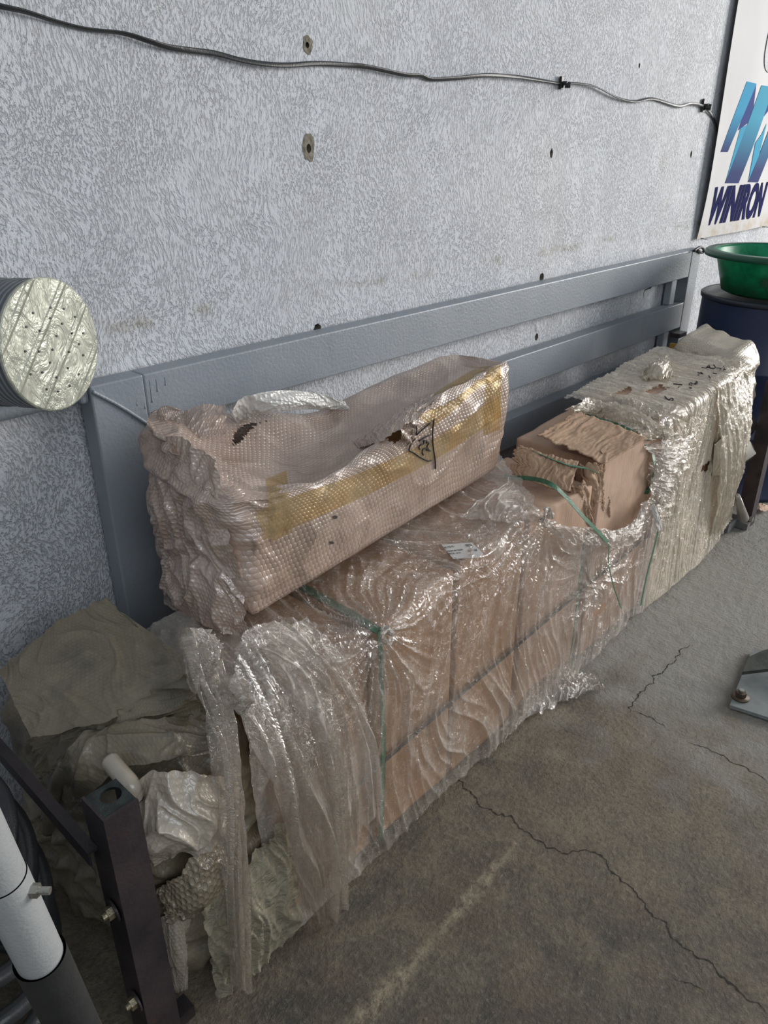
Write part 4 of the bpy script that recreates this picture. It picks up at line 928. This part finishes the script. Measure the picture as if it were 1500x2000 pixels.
# tape bands (yellowish, glossy, clear)
def m_tape():
    t = NT('yellowed_clear_tape'); c = t.coord('UV'); s = t.noise(t.map(c, (.15, 1, 1)), 60, 4)
    nrm = t.bump(t.math('ADD', s, t.noise(t.coord(), 60, 4)), .003)
    tr = t.n('ShaderNodeBsdfTransparent'); tr.inputs[0].default_value = (.97, .88, .68, 1)
    p = t.pbr((.46, .37, .235), .16, 0, nrm); return t.end(t.mixs(t.ramp(t.noise(t.coord(), 9, 4), (.35, .10), (.65, .50)), tr.outputs[0], p))
TAPE = m_tape()
def tape(A, B, seed, nv_=12):
    PA = [on(px, py, SB, .005) for px, py in A]; PB = [on(px, py, SB, .005) for px, py in B]
    nu_ = 140; a = resample(PA, nu_); b = resample(PB, nu_); vs = []
    for i in range(nu_):
        for j in range(nv_):
            q = V(a[i]*(1-j/(nv_-1))+b[i]*(j/(nv_-1))); d = (q-CAM).normalized(); h = SB.ray_cast(CAM, d)
            vs.append(h[0]-d*(.0035+.001*float(noise(i*.2, j*.5, seed))) if h[0] is not None and (h[0]-q).length < .05 else q)
    uv = np.array([(i/nu_, j*.004) for i in range(nu_) for j in range(nv_)])
    pyd('packing_tape', vs, gridfaces(nu_, nv_), TAPE, pk, True, uv)
tape([(500, 1000), (600, 960), (700, 925), (800, 880), (880, 838), (978, 770)], [(520, 1055), (610, 1015), (700, 975), (800, 925), (880, 880), (980, 812)], 1)
tape([(800, 800), (860, 760), (930, 720), (980, 712)], [(845, 835), (890, 800), (940, 755), (982, 740)], 2)
tape([(952, 722), (948, 780), (945, 850)], [(980, 712), (980, 770), (978, 840)], 3)
tape([(520, 935), (524, 1000), (530, 1060)], [(560, 918), (566, 985), (570, 1040)], 4)
# marker writing on the wrap, from the enlarged crop (x6.06 from 780,800)
SBT = SB
marks([[(412, 110), (395, 250), (400, 430), (425, 600), (428, 700)], [(375, 155), (300, 215), (205, 300)], [(190, 345), (150, 390), (125, 440), (112, 480)], [(115, 485), (170, 510), (240, 560), (340, 605), (385, 598)],
       [(355, 300), (300, 330), (230, 375)], [(350, 385), (320, 395), (325, 365), (290, 370), (285, 405), (250, 420), (232, 450), (245, 470)], [(355, 400), (330, 430), (340, 465), (368, 488), (320, 475)], [(330, 455), (285, 465), (270, 500), (285, 540)], [(200, 300), (205, 230), (200, 195)]], 780, 800, 6.06, SB, .0017, pk, .005)
# dirt smudges are scuffed holes at the bottom near corner
for q, (px, py, s_) in enumerate([(575, 1168, .010), (586, 1175, .008), (566, 1160, .006), (655, 1010, .007), (648, 1060, .006), (955, 925, .006)]):
    p = on(px, py, SB, .003); bm_ = MB(); nrm = V((0, -1, 0)); vs = []
    for k in range(12):
        a = 2*pi*k/12; rr = s_*(1+.5*float(noise(k*.8, q*3.3))); q_ = on(px+rr*700*cos(a), py+rr*500*sin(a), SB, .003, p); vs.append(q_ if (q_-p).length < .03 else p)
    pyd('dirt_smudge', vs, [tuple(range(12))], plain('grime', (.05, .04, .03), .9) if q == 0 else bpy.data.materials['grime'], pk)

# ================================================================== NEAR END: MACHINE IN DUSTY BUBBLE WRAP
nb = empty('wrapped_machine', (.5, -.35, 0))
tag(nb, 'bulky machine part shrouded in dusty brown bubble wrap behind the rusty steel post', 'wrapped machine')
def ndisp(S, N, U):
    x, y, z = S[:, 0], S[:, 1], S[:, 2]
    n1 = .020*fbm(x*5+y*3, z*5+y*4, 4, 15)
    side = sst(.95, .6, U[:, 2])
    fo = .016*ridge(noise(y*7+z*5, z*9-y*3+x*3, 16), 2)*side + .014*ridge(noise(z*11+y*6, y*3+x*8, 17), 2)*side
    topf = .012*ridge(noise(x*7+y*5, y*4-x*4, 18), 2)*sst(.6, 1, U[:, 2])
    return n1+fo+topf
hexa('bubble_wrap', [(.405, -.575, .012), (.645, -.595, .012), (.355, -.09, .012), (.68, -.06, .012),
                     (.415, -.555, .470), (.635, -.57, .575), (.352, -.12, .520), (.625, -.11, .615)], FOAM, nb, (60, 110, 100), .05, ndisp)
NB = bvh(nb.children[0])
NBW = bvhs([nb.children[0]]+cart)
def na(*l): return [on(px, py, NB, off, aty(px, py, -.55)) for px, py, off in l]
# the peaked top sheet
sheet('top_shroud', [atz(0, 1312, .585), atz(60, 1262, .615), atz(120, 1215, .635), atz(198, 1176, .655), atz(215, 1182, .653)], [atz(60, 1440, .545), atz(130, 1430, .56), atz(230, 1400, .58), atz(340, 1340, .60), atz(380, 1296, .64)], FOAM, nb, 140, 90, .007, 3, 140, .008, .5, (0, .01, 0, .0), .0008,
      C=[atz(30, 1376, .57), atz(95, 1338, .595), atz(175, 1290, .615), atz(275, 1245, .64), atz(300, 1236, .652)])
sheet('shroud_fold', na((60, 1440, .01), (160, 1405, .015), (270, 1370, .02), (380, 1310, .02)), na((90, 1520, .01), (170, 1480, .03), (290, 1420, .03), (400, 1400, .03)), FOAM, nb, 120, 70, .010, 3, 142, .03, .5, (0, .02, .02, .02), .0008)
sheet('shroud_fold', na((110, 1500, .01), (150, 1440, .04), (220, 1420, .05), (330, 1400, .05), (400, 1390, .04)), na((160, 1580, .01), (190, 1540, .03), (240, 1500, .05), (330, 1490, .06), (410, 1475, .05)), FOAM, nb, 140, 80, .010, 3, 144, .03, .5, (0, .02, .02, .02), .0008)
# pale crumpled folds behind the post
sheet('pale_wrap_fold', na((262, 1530, .05), (300, 1505, .08), (370, 1500, .07), (450, 1520, .05)), na((290, 1690, .03), (340, 1670, .06), (400, 1650, .06), (450, 1610, .04)), FOAM2, nb, 120, 90, .016, 3, 146, .04, .5, (.02, .03, .02, .02), .001)
sheet('pale_wrap_fold', na((305, 1735, .02), (350, 1700, .05), (400, 1640, .05), (440, 1600, .04)), na((330, 1800, .02), (380, 1790, .04), (440, 1740, .05), (470, 1660, .03)), FOAM3, nb, 120, 70, .008, 3, 148, .03, .5, (.08, .06, .04, .04), .001)
sheet('pale_wrap_fold', na((305, 1790, .01), (340, 1780, .02), (370, 1790, .02)), na((345, 1995, .02), (355, 1990, .04), (362, 1960, .03)), FOAM2, nb, 50, 90, .004, 2, 150, .01, .5, (.02, .03, .02, .02), .002)
tube('padded_edge', na((215, 1485, .06), (235, 1510, .07), (255, 1535, .07), (262, 1560, .05)), .016, FOAM2, nb, 14, 8)
tube('padded_edge', na((130, 1490, .03), (112, 1530, .03), (100, 1580, .02), (95, 1620, .01)), .014, FOAM, nb, 14, 8)
# pale green sheet at the foot
def m_pg():
    t = NT('pale_green_film'); c = t.coord(); return t.end(t.mixs(.75, t.n('ShaderNodeBsdfTransparent').outputs[0], t.pbr(t.mix(t.noise(c, 8, 4), (.28, .255, .18), (.40, .365, .27)), .28, 0, t.bump(t.noise(t.map(c, (1, 1, 2)), 22, 5, .6, 1), .012))))
sheet('green_tinted_sheet', [V((.46, -.618, .26)), V((.56, -.626, .30)), V((.66, -.63, .34))], [V((.455, -.640, .012)), V((.56, -.645, .012)), V((.67, -.642, .012))], m_pg(), nb, 90, 90, .012, 5, 152, .02, .5, (.05, .02, .02, .02), .002)

# ================================================================== FAR END BULGE
fe = hexa('wrapped_machine', [(2.995, -.575, .42), (3.20, -.56, .45), (3.0, -.27, .42), (3.20, -.27, .45), (2.995, -.56, .765), (3.20, -.555, .775), (2.995, -.285, .80), (3.16, -.32, .845)], FOAM2, None, (40, 60, 70), .045,
          lambda S, N, U: .014*fbm(S[:, 0]*8+S[:, 1]*6, S[:, 2]*8, 4, 33)+.010*ridge(noise(S[:, 1]*12+S[:, 2]*5, S[:, 2]*6, 34), 2))
tag(fe, 'rounded end of the row in loose beige wrap, bulging up against the blue drum', 'wrapped machine')
FEB = bvh(fe)

# ================================================================== STEEL PACKING FRAME
pf = empty('steel_packing_frame', (.345, -.61, 0)); tag(pf, 'rusty dark steel packing frame whose bolted posts stand at both ends of the wrapped row', 'frame')
def cpost(x0, x1, y0, y1, h, name='corner_post'):
    m = MB(); m.box((x0, y0, 0.002), (x1, y0+.005, h)); m.box((x0, y0+.0052, 0.002), (x0+.005, y1, h)); m.box((x1-.005, y0+.0052, 0.002), (x1, y1, h-.004))
    return m.build(name, RUST, pf)
nearpost = cpost(.318, .376, -.642, -.575, .600)
# top plate with a round hole
n = 36; cx, cy, hr = .350, -.606, .0165; ring = []; vs = []; fs = []
def sq(a):
    dx_, dy_ = cos(a), sin(a); k = min((.026/abs(dx_)) if abs(dx_) > 1e-6 else 9, (.032/abs(dy_)) if abs(dy_) > 1e-6 else 9); return dx_*k, dy_*k
for z in (.592, .597):
    for k in range(n): a = 2*pi*k/n; q = sq(a); vs.append((cx+q[0], cy+q[1], z))
    for k in range(n): a = 2*pi*k/n; vs.append((cx+hr*cos(a)+.003, cy+hr*sin(a)+.006, z))
for k in range(n):
    j = (k+1) % n; fs += [(2*n+k, 2*n+j, 3*n+j, 3*n+k), (k, n+k, n+j, j), (n+k, 3*n+k, 3*n+j, n+j), (k, j, 2*n+j, 2*n+k)]
pyd('top_plate', vs, fs, plain('blued_steel', (.05, .06, .06), .35, .6, .5, 40), pf)
MB().box((.300, -.60, .510), (.3175, .035, .516)).box((.300, -.60, .4865), (.304, .035, .510)).build('cross_bar', RUST, pf)
def hexbolt(p, ax, r=.011, wr=.020, par=nearpost, mt=BRASS, bore=True):
    p = V(p); ax = V(ax).normalized(); m = MB(); m.cyl(p, p+ax*.003, wr, n=28); w_ = m.build('washer', RUST, par)
    b = MB(); b.cyl(p+ax*.0032, p+ax*.013, r, n=6); b.cyl(p+ax*.013, p+ax*.020, r*.5, n=16); b.build('bolt', mt, par)
for px, py in ((222, 1778), (288, 1982)):
    q = atx(px, py, .314); hexbolt((.3145, min(max(q.y, -.625), -.56), q.z), (-1, 0, 0))
cpost(3.225, 3.285, -.645, -.585, .64)
MB().box((.38, -.625, .002), (.415, -.59, .03)).build('base_rail', RUST, pf)
MB().box((3.10, -.600, .006), (3.222, -.560, .045)).box((3.19, -.648, .002), (3.222, -.60, .030)).build('base_rail', plain('grey_angle', (.17, .17, .17), .5, .4), pf)
MB().cyl((3.2, -.66, .055), (3.2, -.648, .055), .012, n=6).build('bolt', STEEL, pf)

# shiny blades poking out of the far end
bl = empty('blade_wheel', (3.20, -.61, .3)); tag(bl, 'polished steel rounded blades sticking out under the far end of the wrap', 'blade')
def blade(A, B, w_, seed):
    o = sheet('blade', A, B, CHROME, bl, 40, 30, .000, 2, seed, w_, 0, micro=0); m_ = o.modifiers.new('thickness', 'SOLIDIFY'); m_.thickness = .003; return o
blade(P_((1395, 868, -.60), (1420, 850, -.61), (1460, 858, -.62), (1476, 885, -.63)), P_((1390, 930, -.60), (1420, 925, -.61), (1455, 905, -.62), (1476, 886, -.63)), .020, 160)
blade(P_((1455, 812, -.57), (1470, 812, -.575), (1478, 828, -.58)), P_((1460, 850, -.57), (1470, 845, -.575), (1478, 830, -.58)), .012, 161)
lv = MB(); pa = aty(1440, 968, -.648); pb = aty(1452, 1012, -.648)
lv.cyl(pa, pb, .010, .022, 20); lv.build('lever', plain('worn_grey_metal', (.36, .34, .30), .35, .6), bl, True)
yb = tag(MB().box((3.395, -.30, .25), (3.41, -.10, .68)).build('yellow_board', plain('ochre_board', (.42, .24, .05), .6)), 'ochre yellow board upright behind the wrapped far end', 'board')
yb.location.x = 0

# cardboard scrap on the floor by the drum
tag(sheet('cardboard_scrap', [atz(1470, 990, .012), atz(1482, 996, .02), atz(1496, 999, .008)], [atz(1478, 984, .01), atz(1492, 985, .012), atz(1506, 988, .01)], CARD2, None, 30, 20, .004, 3, 170, .006, 0, (.1, .1, .1, .1)), 'small torn cardboard scrap on the floor in front of the blue drum', 'scrap')

# ================================================================== PVC POLE
pp = empty('pvc_pole', (.08, -.95, 0)); tag(pp, 'leaning grey white plastic pole with a bolted joint and black rubber foot sleeve', 'pole')
ax0 = aty(60, 1870, -.955)
topc = aty(-72, 1560, -.95); botc = aty(78, 1868, -.93); dirp = (botc-topc).normalized()
jt = aty(-2, 1712, -.94)
def along(z): return topc + dirp*((z-topc.z)/dirp.z)
rp = .0215
t_j = (jt-topc).dot(dirp); J = topc+dirp*t_j; Bp = topc+dirp*((botc-topc).length)
MB().cyl(topc-dirp*.9, J, rp*.95, n=40, caps=False).build('upper_pipe', PVC, pp, True)
MB().cyl(J+dirp*.0005, Bp, rp, n=40, caps=False).build('lower_pipe', PVC, pp, True)
ft = Bp+dirp*((Bp.z-.003)/-dirp.z)
m = MB(); m.cyl(Bp-dirp*.002, ft, rp*1.14, n=40, caps=False); m.build('rubber_sleeve', RUBBER, pp, True)
q = J+dirp*.022; sd = (RT*1.0 - dirp*RT.dot(dirp)).normalized()
m = MB(); m.cyl(q+sd*(rp-.001), q+sd*(rp+.006), .0065, n=6); m.cyl(q+sd*(rp+.006), q+sd*(rp+.016), .0035, n=14); m.build('bolt', STEEL, pp)
m = MB(); m.cyl(q-sd*(rp-.001), q-sd*(rp+.008), .007, n=6); m.build('bolt', STEEL, pp)

# dark coil of hose behind the pole
hz_ = []
for k in range(130):
    a = k*.42; R_ = .15+.028*sin(k*.37); hz_.append(V((.13+R_*cos(a)*.8, -.40+R_*sin(a)*1.25, .03+.0042*k+.008*sin(k*1.7))))
tag(tube('hose_coil', hz_, .014, plain('black_hose', (.03, .032, .034), .3), None, 10, 3), 'dark coiled hose on the floor behind the grey white pole', 'hose')

# ================================================================== MACHINE FOOT AT THE RIGHT
mf = empty('machine_foot', (2.3, -1.15, 0)); tag(mf, 'grey steel machine foot plate with a bolt at the right edge of the floor', 'machine foot')
A = atz(1425, 1378, .012); Bq = atz(1470, 1268, .012); e1 = (Bq-A); e1.z = 0; e2 = atz(1500, 1402, .012)-A; e2.z = 0; e2 = e2.normalized()*.5
vs = []
for z in (.003, .014):
    for p in (A, A+e1, A+e1+e2, A+e2): vs.append((p.x, p.y, z))
pyd('foot_plate', vs, [(3, 2, 1, 0), (4, 5, 6, 7), (0, 1, 5, 4), (1, 2, 6, 5), (2, 3, 7, 6), (3, 0, 4, 7)], plain('grey_foot_paint', (.20, .22, .22), .5), mf)
q = atz(1446, 1360, .018); 
m = MB(); m.cyl((q.x, q.y, .0145), (q.x, q.y, .019), .026, n=30); m.build('washer', plain('brown_steel', (.10, .075, .055), .5, .6), mf, True)
m = MB(); m.cyl((q.x, q.y, .0195), (q.x, q.y, .035), .016, n=6); m.build('nut', bpy.data.materials['brown_steel'], mf, False, .001)
m = MB(); m.cyl((q.x, q.y, .0355), (q.x, q.y, .042), .0075, n=20); m.build('bolt_end', STEEL, mf)
# sloping dark cover plate and upright web
Q = [atz(1450, 1312, .055), atz(1462, 1283, .065), atz(1490, 1270, .075), atz(1560, 1255, .085), atz(1560, 1300, .06), atz(1500, 1306, .058)]
vs = [tuple(p) for p in Q]+[(p.x, p.y, p.z-.012) for p in Q]; nq = len(Q)
pyd('cover_plate', vs, [tuple(range(nq)), tuple(range(2*nq-1, nq-1, -1))]+[(i, i+nq, (i+1) % nq+nq, (i+1) % nq) for i in range(nq)], plain('dark_green_steel', (.055, .06, .05), .55, .3, .3), mf)
g0 = A+e1*.55+e2*.22; m = MB(); M4 = Matrix.Translation((g0.x, g0.y, 0)) @ Matrix.Rotation(atan2(e2.y, e2.x), 4, 'Z')
m.box((0, -.012, .0145), (.4, .012, .05), M4); m.build('web', plain('blue_grey_steel', (.13, .15, .20), .5), mf)
